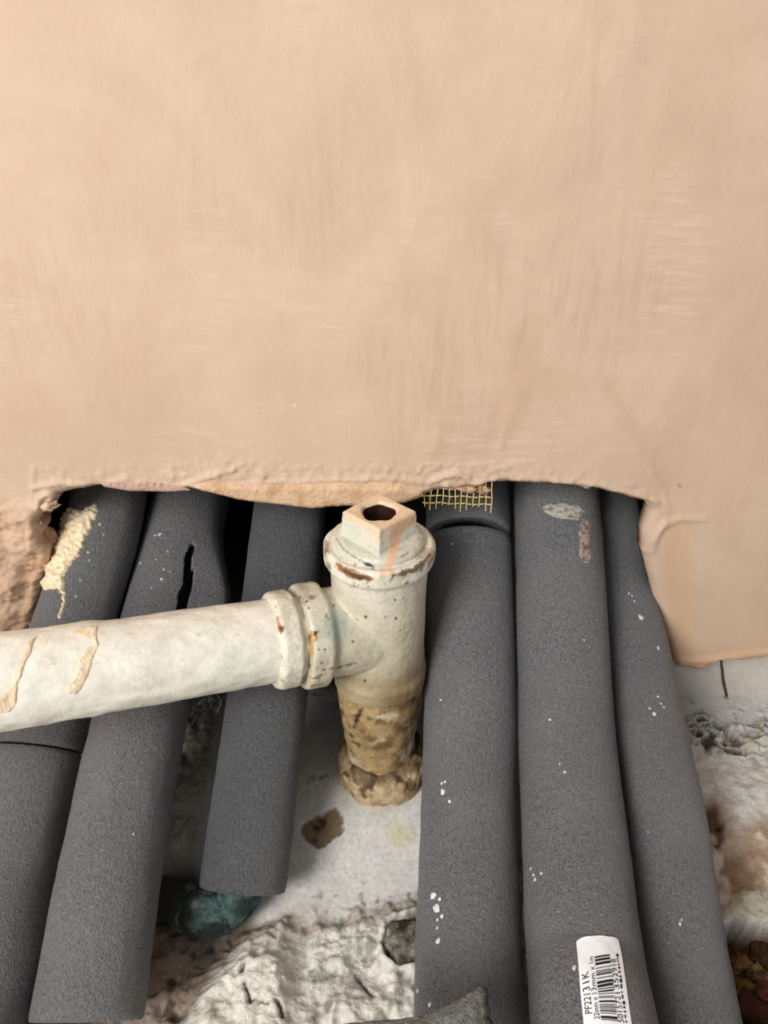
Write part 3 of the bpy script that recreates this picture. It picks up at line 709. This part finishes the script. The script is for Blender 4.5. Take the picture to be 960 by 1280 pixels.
for j in range(nv):
    v = np.full(nu, LL * j / (nv - 1)); r = 0.0022; inset = r - math.sqrt(max(0, r * r - max(0, r - v[0]) ** 2)) if v[0] < r else 0
    if v[0] > LL - r: inset = r - math.sqrt(max(0, r * r - (v[0] - LL + r) ** 2))
    u = np.linspace(inset / LW, 1 - inset / LW, nu); V.append(lab_pt(u, v, 0.0003 + wrk(u, v)))
V = np.concatenate(V)
for j in range(nv - 1):
    for i in range(nu - 1): F.append([j * nu + i, (j + 1) * nu + i, (j + 1) * nu + i + 1, j * nu + i + 1])
a, b, c = V[F[5][0]], V[F[5][1]], V[F[5][2]]
if np.dot(np.cross(b - a, c - a), CAM - a) < 0: F = [f[::-1] for f in F]
label = mesh_obj('barcode_label', V, F, M_LABEL, t5); label['label'] = 'white paper label with black print'
def ink_quads(rects, name):
    V = []; F = []
    for (u0, u1, v0, v1) in rects:
        k = 6; b = len(V); uu = np.linspace(u0, u1, k)
        for v in (v0, v1): V += list(lab_pt(uu, np.full(k, v), 0.0005 + wrk(uu, np.full(k, v))))
        for i in range(k - 1): F.append([b + i, b + k + i, b + k + i + 1, b + i + 1])
    a, b_, c = V[F[0][0]], V[F[0][1]], V[F[0][2]]
    if np.dot(np.cross(np.array(b_) - a, np.array(c) - a), CAM - np.array(a)) < 0: F = [f[::-1] for f in F]
    return mesh_obj(name, V, F, M_INK, label)
rr = random.Random(5); v = v_at(1198); vend = v_at(1276); rects = []
seq = []
while v < vend:
    wv = rr.choice([.00022, .00022, .0004, .0004, .0006, .0008]); rects.append((0.36, 0.70, v, v + wv)); v += wv + rr.choice([.00022, .0003, .0004, .0006, .0008])
ink_quads(rects, 'barcode')
def label_text(txt, size, u_base, top, bottom, name='print'):
    v_bottom = v_at(bottom)
    cu = bpy.data.curves.new('print', 'FONT'); cu.body = txt; cu.size = size; cu.space_character = 1.05
    o = bpy.data.objects.new('print_tmp', cu); COL.objects.link(o)
    dg = bpy.context.evaluated_depsgraph_get(); me = bpy.data.meshes.new_from_object(o.evaluated_get(dg)); bpy.data.objects.remove(o)
    bm = bmesh.new(); bm.from_mesh(me)
    bmesh.ops.triangulate(bm, faces=bm.faces[:]); bmesh.ops.subdivide_edges(bm, edges=[e for e in bm.edges if e.calc_length() > size * .3], cuts=2)
    bm.to_mesh(me); bm.free()
    co = np.array([x.co[:] for x in me.vertices])
    squeeze = (v_bottom - v_at(top)) / co[:, 0].max()
    u = u_base - co[:, 1] / LW; vv = v_bottom - co[:, 0] * squeeze   # reads from the bottom up
    Q = lab_pt(u, vv, 0.0005 + wrk(u, vv))
    me.vertices.foreach_set('co', Q.ravel()); me.update()
    me.materials.clear(); me.materials.append(M_INK); o = bpy.data.objects.new(name, me); COL.objects.link(o); o.parent = label; return o
label_text('PF22131K', 0.0037, 0.20, 1213, 1268)
label_text('22mm x 13mm x 1m', 0.0027, 0.335, 1197, 1275)
label_text('5015721352918', 0.0030, 0.825, 1204, 1277)
# row of small blurred print: illegible marks only
rects = []; v = v_at(1197)
while v < vend: k = rr.uniform(.0004, .0011); rects.append((0.855, 0.855 + rr.uniform(.03, .06), v, v + k)); v += k + rr.uniform(.0003, .0008)
ink_quads(rects, 'small_print')

# ================================================================== PAINTED TEE AND PIPE
TX, TY = -0.0022, 0.283
tee = empty('pipe_tee', (TX, TY, 0.016))
tag(tee, 'old white-painted cast iron tee with rusty rims, square plug and side pipe', 'pipe')
def child(o):
    o.parent = tee; o.matrix_parent_inverse = Matrix.Translation((-TX, -TY, -0.016)); return o
BD = np.array([-.146, -.059, .0205]); BD /= np.linalg.norm(BD)
A = np.array([TX, TY, 0.1215])
def lathe(bm, prof, origin, axis, n=72):
    ax = Vector(axis).normalized(); q = ax.to_track_quat('Z', 'Y').to_matrix(); rings = []
    for r, z in prof: rings.append([bm.verts.new(Vector(origin) + q @ Vector((r * math.cos(2 * math.pi * i / n), r * math.sin(2 * math.pi * i / n), z))) for i in range(n)])
    for a, b in zip(rings, rings[1:]):
        for i in range(n): bm.faces.new([a[i], a[(i + 1) % n], b[(i + 1) % n], b[i]])
    bm.faces.new(rings[0][::-1]); bm.faces.new(rings[-1])
def remeshed(name, bm, mat, voxel=0.0007, smooth=6, disp=None, seed=0, amp=0.0003, freq=0.008):
    bmesh.ops.remove_doubles(bm, verts=bm.verts[:], dist=1e-6); bmesh.ops.recalc_face_normals(bm, faces=bm.faces[:])
    me = bpy.data.meshes.new(name); bm.to_mesh(me); bm.free(); o = bpy.data.objects.new(name, me); COL.objects.link(o)
    r = o.modifiers.new('r', 'REMESH'); r.mode = 'VOXEL'; r.voxel_size = voxel; r.use_smooth_shade = True
    s = o.modifiers.new('s', 'SMOOTH'); s.iterations = smooth; s.factor = 0.5
    dg = bpy.context.evaluated_depsgraph_get(); m2 = bpy.data.meshes.new_from_object(o.evaluated_get(dg)); bpy.data.objects.remove(o); bpy.data.meshes.remove(me); m2.name = name
    k = len(m2.vertices); co = np.zeros(k * 3); m2.vertices.foreach_get('co', co); co = co.reshape(-1, 3); nn = np.zeros(k * 3); m2.vertices.foreach_get('normal', nn); nn = nn.reshape(-1, 3)
    co = co + nn * (amp * fbm(co / freq, 4, seed) + 0.25 * amp * fbm(co / (freq * .25), 3, seed + 3))[:, None]
    m2.vertices.foreach_set('co', co.ravel()); m2.update(); m2.polygons.foreach_set('use_smooth', [True] * len(m2.polygons))
    m2.materials.clear(); m2.materials.append(mat); o = bpy.data.objects.new(name, m2); COL.objects.link(o)
    return o, co, nn
PAINT = srgb(222, 215, 198)
def base_paint(co, seed):
    c = np.tile(PAINT, (len(co), 1)); c = mixc(c, srgb(205, 198, 176), 0.8 * sstep(0.0, 0.5, fbm(co / 0.015, 4, seed)))
    c = mixc(c, srgb(178, 190, 178), 0.35 * sstep(0.15, 0.5, fbm(co / 0.02 + 9, 3, seed + 2)))
    return mixc(c, srgb(110, 92, 70), 0.7 * sstep(0.62, 0.70, fbm(co / 0.003, 2, seed + 4)))
def stain(c, PX, poly, col, soft=3.0, wob_=3.0, a=1.0, closed=True, wd=None, facing=None, seed=2):
    d_ = sdf(PX, poly) if closed else seg_dist(PX, poly, False) - (wd or 2)
    d_ = d_ + wob_ * fbm(PX / 5.0, 4, seed); k = a * sstep(soft / 2, -soft / 2, d_)
    if facing is not None: k = k * facing
    return mixc(c, srgb(*col), k)
# tee body: run, branch and their beaded rims, cast as one lump
bm = bmesh.new()
lathe(bm, [(0.0222, 0.0875), (0.0238, 0.089), (0.0240, 0.096), (0.0226, 0.1000), (0.0222, 0.108), (0.0224, 0.150), (0.0228, 0.158), (0.0232, 0.1600), (0.0252, 0.1615), (0.0257, 0.1630), (0.0257, 0.1690), (0.0240, 0.1706), (0.0215, 0.1700), (0.018, 0.1716)], (TX, TY, 0), (0, 0, 1))
lathe(bm, [(0.0215, 0.0), (0.0213, 0.0300), (0.0244, 0.0312), (0.0250, 0.0325), (0.0250, 0.0405), (0.0242, 0.0418), (0.0180, 0.0422)], A, BD)
body, co, nn = remeshed('tee_body', bm, M_PAINT, 0.0005, 9, seed=3, amp=0.00055)
px_ = to_px(co); fc = sstep(-.1, .2, ((CAM - co) * nn).sum(1)); c = base_paint(co, 5)
c = mixc(c, srgb(186, 174, 146), 0.65 * sstep(0.168, 0.125, co[:, 2]))
c = mixc(c, srgb(158, 138, 104), 0.75 * sstep(0.122, 0.100, co[:, 2] + 0.004 * fbm(co / .01, 3, 3)) * sstep(.0262, .0252, np.hypot(co[:, 0] - TX, co[:, 1] - TY)))
c = mixc(c, srgb(120, 92, 52), 0.8 * sstep(0.112, 0.092, co[:, 2] + 0.008 * fbm(co / .006, 4, 13)) * sstep(TX - .012, TX + .012, co[:, 0]))
c = mixc(c, srgb(206, 202, 186), 0.5 * sstep(0.1, 0.4, fbm(co / 0.03, 3, 44)))
rimz = sstep(.1600, .1620, co[:, 2]); tb_ = (co - A) @ BD; rimb = ((tb_ > .030) & (tb_ < .043)).astype(float)
c = mixc(c, srgb(104, 86, 58), .75 * np.maximum(rimz * sstep(.26, .42, fbm(co / .0042, 4, 71)), rimb * sstep(.30, .46, fbm(co / .0036, 4, 73))))
c = mixc(c, srgb(150, 132, 98), .6 * rimz * sstep(.10, .35, fbm(co / .008, 4, 75)))
c = stain(c, px_, [(420, 703), (433, 708), (450, 716), (468, 722), (466, 727), (450, 725), (433, 720), (421, 711)], (146, 96, 44), 3, 2.5, .95, facing=fc)
c = stain(c, px_, [(424, 709), (440, 716), (464, 724), (462, 727), (442, 722)], (64, 40, 22), 3, 3.5, .8, facing=fc, seed=8)
c = stain(c, px_, [(490, 722), (505, 720), (522, 712), (534, 702), (540, 690), (538, 688), (532, 697), (520, 706), (504, 714), (488, 718)], (88, 70, 42), 2.5, 3.5, .9, facing=fc, seed=12)
c = stain(c, px_, [(407, 672), (412, 680), (411, 692), (407, 690), (404, 680)], (132, 108, 76), 3, 3, .8, facing=fc, seed=15)
c = stain(c, px_, [(478, 706), (490, 704), (494, 712), (488, 722), (478, 720), (474, 712)], (222, 190, 162), 3, 2.5, .9, facing=fc)
c = stain(c, px_, [(381, 790), (392, 788), (397, 796), (392, 806), (392, 822), (382, 822), (380, 805)], (190, 146, 66), 4, 3, .9, facing=fc, seed=18)
c = stain(c, px_, [(380, 795), (388, 793), (388, 806), (381, 808)], (96, 52, 20), 3, 2.5, .95, facing=fc, seed=19)
c = stain(c, px_, [(391, 788), (396, 790), (395, 796), (391, 795)], (70, 36, 16), 2, 1.5, .95, facing=fc)
c = stain(c, px_, [(360, 720), (376, 721), (384, 740), (386, 758), (376, 755), (368, 735)], (140, 128, 104), 5, 6, .6, facing=fc, seed=25)
c = stain(c, px_, [(410, 765), (432, 768), (436, 790), (418, 800), (402, 792)], (166, 178, 164), 12, 8, .6, facing=fc, seed=26)
c = stain(c, px_, [(412, 886), (440, 890), (470, 888), (522, 878)], (48, 34, 24), 2, 3, .8, closed=False, wd=1.2, facing=fc, seed=28)
c = stain(c, px_, [(402, 838), (430, 833), (444, 829)], (70, 52, 38), 2, 3, .7, closed=False, wd=.8, facing=fc, seed=29)
for (x, y, r) in [(457, 771, 2), (441, 802, 1.6), (495, 773, 1.8), (406, 812, 1.6), (456, 851, 2), (500, 788, 1.2), (494, 750, 1.6), (417, 757, 1.4), (399, 812, 1.2), (375, 747, 2), (374, 753, 2), (383, 752, 1.6), (386, 760, 1.6)]:
    c = mixc(c, srgb(70, 54, 40), 0.85 * fc * sstep(r + .8, r - .6, np.hypot(px_[:, 0] - x, px_[:, 1] - y)))
c = mixc(c, srgb(44, 28, 20), ((np.hypot(co[:, 0] - TX, co[:, 1] - TY) < .012) & (co[:, 2] > .168)).astype(float))  # body top under the plug bore painted dark as shade
set_col(body, c); child(body)
# square-headed plug with an open top
bm = bmesh.new()
lathe(bm, [(0.0205, 0.166), (0.0208, 0.1722), (0.0195, 0.1738), (0.0172, 0.1748)], (TX, TY, 0), (0, 0, 1))
def sq(h, z): return [bm.verts.new((TX + h * math.sqrt(2) * math.cos(a_), TY + h * math.sqrt(2) * math.sin(a_), z)) for a_ in (0, math.pi / 2, math.pi, 1.5 * math.pi)]
PH = 0.0121
rings = [sq(PH * 1.10, 0.170), sq(PH * 1.06, 0.1765), sq(PH, 0.1788), sq(PH * .97, 0.1858), sq(PH * .90, 0.1868)]
for a, b in zip(rings, rings[1:]):
    for i in range(4): bm.faces.new([a[i], a[(i + 1) % 4], b[(i + 1) % 4], b[i]])
bm.faces.new(rings[0][::-1])
# top with a round hole and a deep bore
nh = 48; ring_o = []
def hole_ring(r, z): return [bm.verts.new((TX + r * (1 + .05 * math.sin(3 * a_ + 1) * (z > .18)) * math.cos(a_), TY + .0004 + r * math.sin(a_) * (1 + .08 * math.sin(5 * a_) * (z > .18)), z)) for a_ in [2 * math.pi * k / nh for k in range(nh)]]
h1 = hole_ring(0.0084, 0.1864); h2 = hole_ring(0.0074, 0.1850); h3 = hole_ring(0.0070, 0.1728)
top = rings[-1]; per = []
for q in range(4):
    a_, b_ = top[q].co.copy(), top[(q + 1) % 4].co.copy()
    for k in range(nh // 4): per.append(top[q] if k == 0 else bm.verts.new(a_.lerp(b_, k / (nh // 4))))
for i in range(nh): bm.faces.new([per[i], per[(i + 1) % nh], h1[(i + 1) % nh], h1[i]])
for a, b in ((h1, h2), (h2, h3)):
    for i in range(nh): bm.faces.new([a[i], a[(i + 1) % nh], b[(i + 1) % nh], b[i]])
bm.faces.new(h3)
plug, co, nn = remeshed('square_plug', bm, M_PAINT, 0.0005, 4, seed=7, amp=0.0003, freq=.006)
px_ = to_px(co); fc = sstep(-.1, .2, ((CAM - co) * nn).sum(1)); c = base_paint(co, 9); c = mixc(c, srgb(190, 188, 172), .5 * sstep(.183, .176, co[:, 2]))
topm = sstep(0.1825, 0.1848, co[:, 2] + 0.0015 * fbm(co / 0.004, 4, 4)); c = mixc(c, srgb(226, 196, 164), topm)
c = stain(c, px_, [(461, 655), (484, 655), (476, 672), (473, 682), (470, 680), (467, 668)], (226, 200, 168), 2, 3, .95, facing=fc)
c = stain(c, px_, [(488, 656), (502, 650), (520, 646), (521, 652), (504, 664), (498, 684), (496, 700), (488, 708), (480, 706), (487, 690), (487, 670)], (222, 178, 142), 3, 2.5, .9, facing=fc)
c = stain(c, px_, [(455, 702), (462, 704), (468, 709), (464, 711), (456, 706)], (40, 32, 26), 2, 2, .95, facing=fc)
c = stain(c, px_, [(420, 672), (430, 688), (445, 698), (456, 703)], (110, 102, 86), 1.5, 3, .7, closed=False, wd=.8, facing=fc)
c = stain(c, px_, [(526, 668), (520, 680), (508, 692), (495, 700)], (110, 102, 86), 1.5, 3, .6, closed=False, wd=.8, facing=fc)
rr_ = np.hypot(co[:, 0] - TX, co[:, 1] - TY); c = mixc(c, srgb(50, 30, 22), ((rr_ < .0098) & (co[:, 2] < .1848)  & (co[:, 2] > .17)).astype(float))  # bore walls painted dark, shade that makes the hole look deep
set_col(plug, c); child(plug)
# side pipe with its collar
PT = Tube([A + BD * 0.036, A + BD * 0.10, A + BD * 0.18, A + BD * 0.30, A + BD * 0.48], lambda s: 0.0190 + 0.0010 * np.clip(np.asarray(s, float) / .16, 0, 1), step=0.0016, wob=0.0008, seed=73, up=(0, -.6, .8))
def pipe_tint(V):
    c = base_paint(V, 15); P = to_px(V); c = mixc(c, srgb(244, 240, 229), np.full(len(V), .55))
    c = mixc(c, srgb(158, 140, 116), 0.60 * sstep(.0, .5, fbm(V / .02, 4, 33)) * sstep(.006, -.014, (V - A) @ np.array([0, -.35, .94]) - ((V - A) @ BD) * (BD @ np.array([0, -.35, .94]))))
    return c
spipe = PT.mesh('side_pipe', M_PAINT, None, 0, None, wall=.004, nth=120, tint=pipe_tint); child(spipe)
bm = bmesh.new(); lathe(bm, [(0.0188, 0.0415), (0.0190, 0.0445), (0.0222, 0.0450), (0.0228, 0.0462), (0.0228, 0.0530), (0.0220, 0.0545), (0.0186, 0.0552)], A, BD)
cuf, co, nn = remeshed('collar', bm, M_PAINT, 0.0005, 4, seed=17, amp=0.0007, freq=.005)
px_ = to_px(co); fc = sstep(-.1, .2, ((CAM - co) * nn).sum(1)); c = base_paint(co, 19)
c = stain(c, px_, [(343, 768), (349, 772), (354, 786), (352, 793), (346, 786)], (176, 104, 52), 3, 3, .85, facing=fc); c = stain(c, px_, [(348, 782), (355, 784), (353, 792), (348, 790)], (84, 44, 22), 2, 2.5, .9, facing=fc, seed=5)
c = stain(c, px_, [(334, 733), (341, 736), (339, 742), (334, 740)], (120, 104, 70), 3, 2, .7, facing=fc)
set_col(cuf, c); child(cuf)
# riser below the tee, and the lumpy collar of mortar where it enters the floor
R4 = Tube([(TX, TY, 0.096), (TX, TY, 0.07), (TX + .0002, TY, 0.04), (TX + .0008, TY, 0.012)], lambda s: 0.0222 - 0.0040 * sstep(0.012, 0.06, np.asarray(s, float)), step=0.0012, wob=0.0012, seed=83, up=(0, -1, .02))
def rtint(V):
    c = np.tile(srgb(176, 150, 106), (len(V), 1)); c = mixc(c, srgb(116, 86, 46), sstep(-.15, .35, fbm(V / .010, 4, 3))); c = mixc(c, srgb(214, 200, 174), sstep(.05, .45, fbm(V / .012 + 5, 4, 6)) * .9)
    c = mixc(c, srgb(60, 40, 24), .85 * sstep(.25, .5, fbm(V / .006, 4, 9))); P = to_px(V)
    c = stain(c, P, [(452, 886), (448, 896), (443, 908)], (34, 22, 18), 2, 2, .95, closed=False, wd=2.2); c = stain(c, P, [(466, 896), (490, 890), (500, 894), (480, 902)], (216, 204, 178), 3, 3, .8)
    return c
M_RUST = tint_material('rusty_paint', 0.6, 450, 0.25, 0.4, 0.0010, 0.35, 150, 0.22)
rs_ = R4.mesh('riser_stub', M_RUST, None, 0, None, nth=96, tint=rtint); child(rs_)
bm = bmesh.new(); lathe(bm, [(0.0195, 0.008), (0.0245, 0.012), (0.0258, 0.021), (0.0245, 0.030), (0.0215, 0.0345), (0.0150, 0.035)], (TX + .0012, TY + .001, 0), (0, 0, 1))
mc, co, nn = remeshed('mortar_collar', bm, M_RUST, 0.0009, 4, seed=27, amp=0.0030, freq=.011)
c = np.tile(srgb(192, 168, 132), (len(co), 1)); c = mixc(c, srgb(140, 112, 74), sstep(-.1, .3, fbm(co / .008, 4, 3))); c = mixc(c, srgb(70, 48, 28), .9 * sstep(.12, .4, fbm(co / .006, 4, 7)))
c = mixc(c, srgb(86, 62, 38), .8 * sstep(.029, .034, co[:, 2] + .003 * fbm(co / .006, 3, 9)))
set_col(mc, c); child(mc)
# dribbles of plaster that ran over the side pipe
def drc(a, b): return lambda V, d: mixc(mixc(np.tile(srgb(*a), (len(V), 1)), srgb(*b), sstep(-.2, .4, fbm(V / 9, 3, 5))), srgb(186, 138, 96), .65 * sstep(2.0, .4, d))
for poly, lab, ca, cb in [([(42, 797), (58, 793), (47, 800), (42, 808), (40, 818), (33, 828), (29, 842), (24, 855), (22, 866), (22, 878), (14, 890), (2, 892), (-12, 892), (-8, 880), (5, 868), (15, 858), (18, 848), (22, 834), (27, 820), (30, 808)], 'narrow tan plaster dribble near the frame edge', (240, 220, 190), (232, 202, 166)),
                          ([(88, 790), (96, 784), (112, 782), (124, 780), (122, 794), (124, 808), (118, 822), (114, 838), (108, 852), (102, 862), (96, 870), (84, 868), (82, 860), (90, 848), (95, 832), (98, 820), (108, 810), (116, 804), (104, 796)], 'broad tan plaster dribble', (242, 226, 196), (234, 210, 176))]:
    dr = patch('plaster_dribble', poly, on_tube(PT), M_SPLASH, None, 0.0007, 1.8, 1.0, drc(ca, cb), 2.5); dr['label'] = lab
    dr.parent = spipe
# blobs in the paint of the pipe
V = []; F = []

# ================================================================== SMALLER THINGS
# green corroded elbow at the end of the short tube
e0 = T3.frame(np.array([T3.L - .03]))[0][0]; e1 = T3.frame(np.array([T3.L]))[0][0]
cx = empty('copper_elbow', tuple(at_z(250, 1150, 0.004)))
tag(cx, 'green corroded copper elbow poking out below the short foam tube', 'pipe fitting')
ep = [e0, e1 + [0, 0, -.001], at_depth(282, 1136, .357), at_depth(262, 1142, .354), at_depth(238, 1136, .360), at_depth(205, 1122, .372), at_depth(150, 1112, .385)]
EL = Tube(ep, lambda s: 0.0092 + 0.0016 * np.exp(-((np.asarray(s, float) - .052) / .012) ** 2), step=0.0012, wob=0.0010, seed=93)
def et(V):
    c = np.tile(srgb(78, 104, 100), (len(V), 1)); c = mixc(c, srgb(172, 186, 176), .9 * sstep(.05, .45, fbm(V / .006, 4, 5))); c = mixc(c, srgb(26, 30, 28), .85 * sstep(.05, .4, fbm(V / .008 + 3, 4, 8)))
    P = to_px(V); return mixc(c, srgb(74, 72, 62), .9 * sstep(246, 228, P[:, 0]))
eo = EL.mesh('elbow', M_VERDIGRIS, None, 0, None, wall=.002, nth=48, tint=et); eo.parent = cx; eo.matrix_parent_inverse = Matrix.Translation(-Vector(cx.location))
sj = float(EL.s[np.argmin(np.linalg.norm(EL.C - np.array(ep[4]), axis=1))])
bm = bmesh.new(); Cj, Uj, Wj, Tj = EL.frame(np.array([sj])); lathe(bm, [(.0095, -.004), (.0112, -.003), (.0112, .002), (.0095, .003)], Cj[0], Tj[0], 40)
rg, co, nn = remeshed('joint_ring', bm, M_VERDIGRIS, 0.0006, 3, seed=4, amp=.0007, freq=.005); set_col(rg, mixc(np.tile(srgb(70, 78, 70), (len(co), 1)), srgb(120, 130, 120), sstep(0, .4, fbm(co / .005, 3, 3))))
rg.parent = cx; rg.matrix_parent_inverse = Matrix.Translation(-Vector(cx.location))
# torn foam offcut lying across the foot of the cut tube
out_px = [(380, 1293), (420, 1281), (452, 1277), (500, 1274), (530, 1268), (550, 1261), (570, 1251), (586, 1242), (600, 1233), (604, 1243), (602, 1254), (606, 1262), (604, 1272), (611, 1284), (620, 1320), (618, 1350), (380, 1350)]
O = refine(out_px, 2.5, 1.5, seed=6); V2, F2 = fill(O, 3.0)
d_ = seg_dist(V2, O); k = sstep(0, 14, d_)
P3 = np.array([at_depth(x, y, 0.262 - (y - 1240) * .00022) for x, y in V2]); N = np.array([0, -.45, .89])
P3 = P3 + N * (0.0022 * k + 0.0012 * fbm(V2 / 9, 4, 8) * k)[:, None]
n = len(P3); Bk = P3 + np.array([.004, .006, -.013]) * (1 + .25 * fbm(V2 / 7, 3, 3))[:, None]
a, b, c = P3[F2[0][0]], P3[F2[0][1]], P3[F2[0][2]]
if np.dot(np.cross(b - a, c - a), CAM - a) < 0: F2 = [f[::-1] for f in F2]
F = F2 + [[b, a, a + n, b + n] for a, b in boundary_loop(F2)] + [[i + n for i in f[::-1]] for f in F2]
Vf = np.concatenate([P3, Bk]); off = mesh_obj('foam_offcut', Vf, F, M_TORN)
uvl = off.data.uv_layers.new(name='UVMap'); li = np.zeros(len(off.data.loops), np.int64); off.data.loops.foreach_get('vertex_index', li); uvl.data.foreach_set('uv', (Vf[li][:, :2]).ravel())
cc = np.tile(np.array([1.0, 1.02, .98]), (2 * n, 1)); cc[n:] *= .75; set_col(off, cc)
tag(off, 'torn grey foam offcut lying across the foot of the cut tube', 'foam scrap')
# scrim mesh fringe under the plaster lip
V = []; F = []
def wire(p, q, r=.00021):
    p = np.array(p); q = np.array(q); d_ = (q - p) / np.linalg.norm(q - p); u = np.cross(d_, [0, 1.0, 0]); u /= np.linalg.norm(u); v_ = np.cross(d_, u); b = len(V)
    for e in (p, q):
        for s1_, s2_ in ((1, 1), (-1, 1), (-1, -1), (1, -1)): V.append(e + u * r * s1_ + v_ * r * s2_)
    for i in range(4): F.append([b + i, b + (i + 1) % 4, b + 4 + (i + 1) % 4, b + 4 + i])
sy = lambda y: YW + .002 + (y - 606) * .00006
xs_ = [532 + 7.6 * i for i in range(12)]
for i, x in enumerate(xs_):
    y1 = 633 + 4 * math.sin(i * 1.3) + i * .4; ys2 = [600, 612, 622, y1]
    for a, b in zip(ys2, ys2[1:]): wire(at_y(x + (a - 600) * -.05 + math.sin(a * .4 + i) * .7, a, sy(a)), at_y(x + (b - 600) * -.05 + math.sin(b * .4 + i) * .7, b, sy(b)))
for r_, y in enumerate((610, 619, 628)):
    for i in range(11): wire(at_y(xs_[i] - 4, y + math.sin(i * 1.7) * .8 + i * .25, sy(y)), at_y(xs_[i + 1] - 2, y + math.sin((i + 1) * 1.7) * .8 + (i + 1) * .25, sy(y)))
scm = mesh_obj('scrim_tape', V, F, M_SCRIM, wall, False); scm['label'] = 'yellow mesh tape fringe hanging from the plaster edge'; scm['kind'] = 'stuff'
# crumbly lumps at the two corners of the opening
def lump_at(name, p, size, col, seed, parent, squash=(1, .8, 1)):
    bm = bmesh.new(); bmesh.ops.create_icosphere(bm, subdivisions=4, radius=1.0); V = np.array([v.co[:] for v in bm.verts]); F = [[v.index for v in f.verts] for f in bm.faces]; bm.free()
    V = V * (1 + .5 * fbm(V * 1.4, 4, seed) + .22 * fbm(V * 4, 3, seed + 2))[:, None] * np.array(squash) * size + p
    o = mesh_obj(name, V, F, M_SPLASH, parent); set_col(o, mixc(np.tile(srgb(*col), (len(V), 1)), srgb(*[x * .72 for x in col]), sstep(-.1, .4, fbm(V / (size * .6), 3, seed)))); return o
for k, (x, y, yy, s_, c_, q) in enumerate([(60, 630, YW + .002, .0040, (226, 194, 164), (1.5, .8, .8)), (62, 676, YW + .012, .0060, (206, 168, 140), (.7, .8, 1.7)), (50, 655, YW + .004, .0035, (210, 172, 144), (.7, .9, 1.1)), (810, 664, YW + .005, .0040, (206, 194, 182), (.6, .8, 1.9)), (56, 700, YW + .006, .0040, (206, 170, 142), (.6, .9, 1.4)), (584, 611, YW + .002, .0026, (210, 172, 138), (1.8, .7, .7)), (603, 612, YW + .003, .0024, (204, 164, 128), (1.5, .7, .9))]):
    lump_at('plaster_lump', at_y(x, y, yy), s_, c_, 200 + k, wall, q)
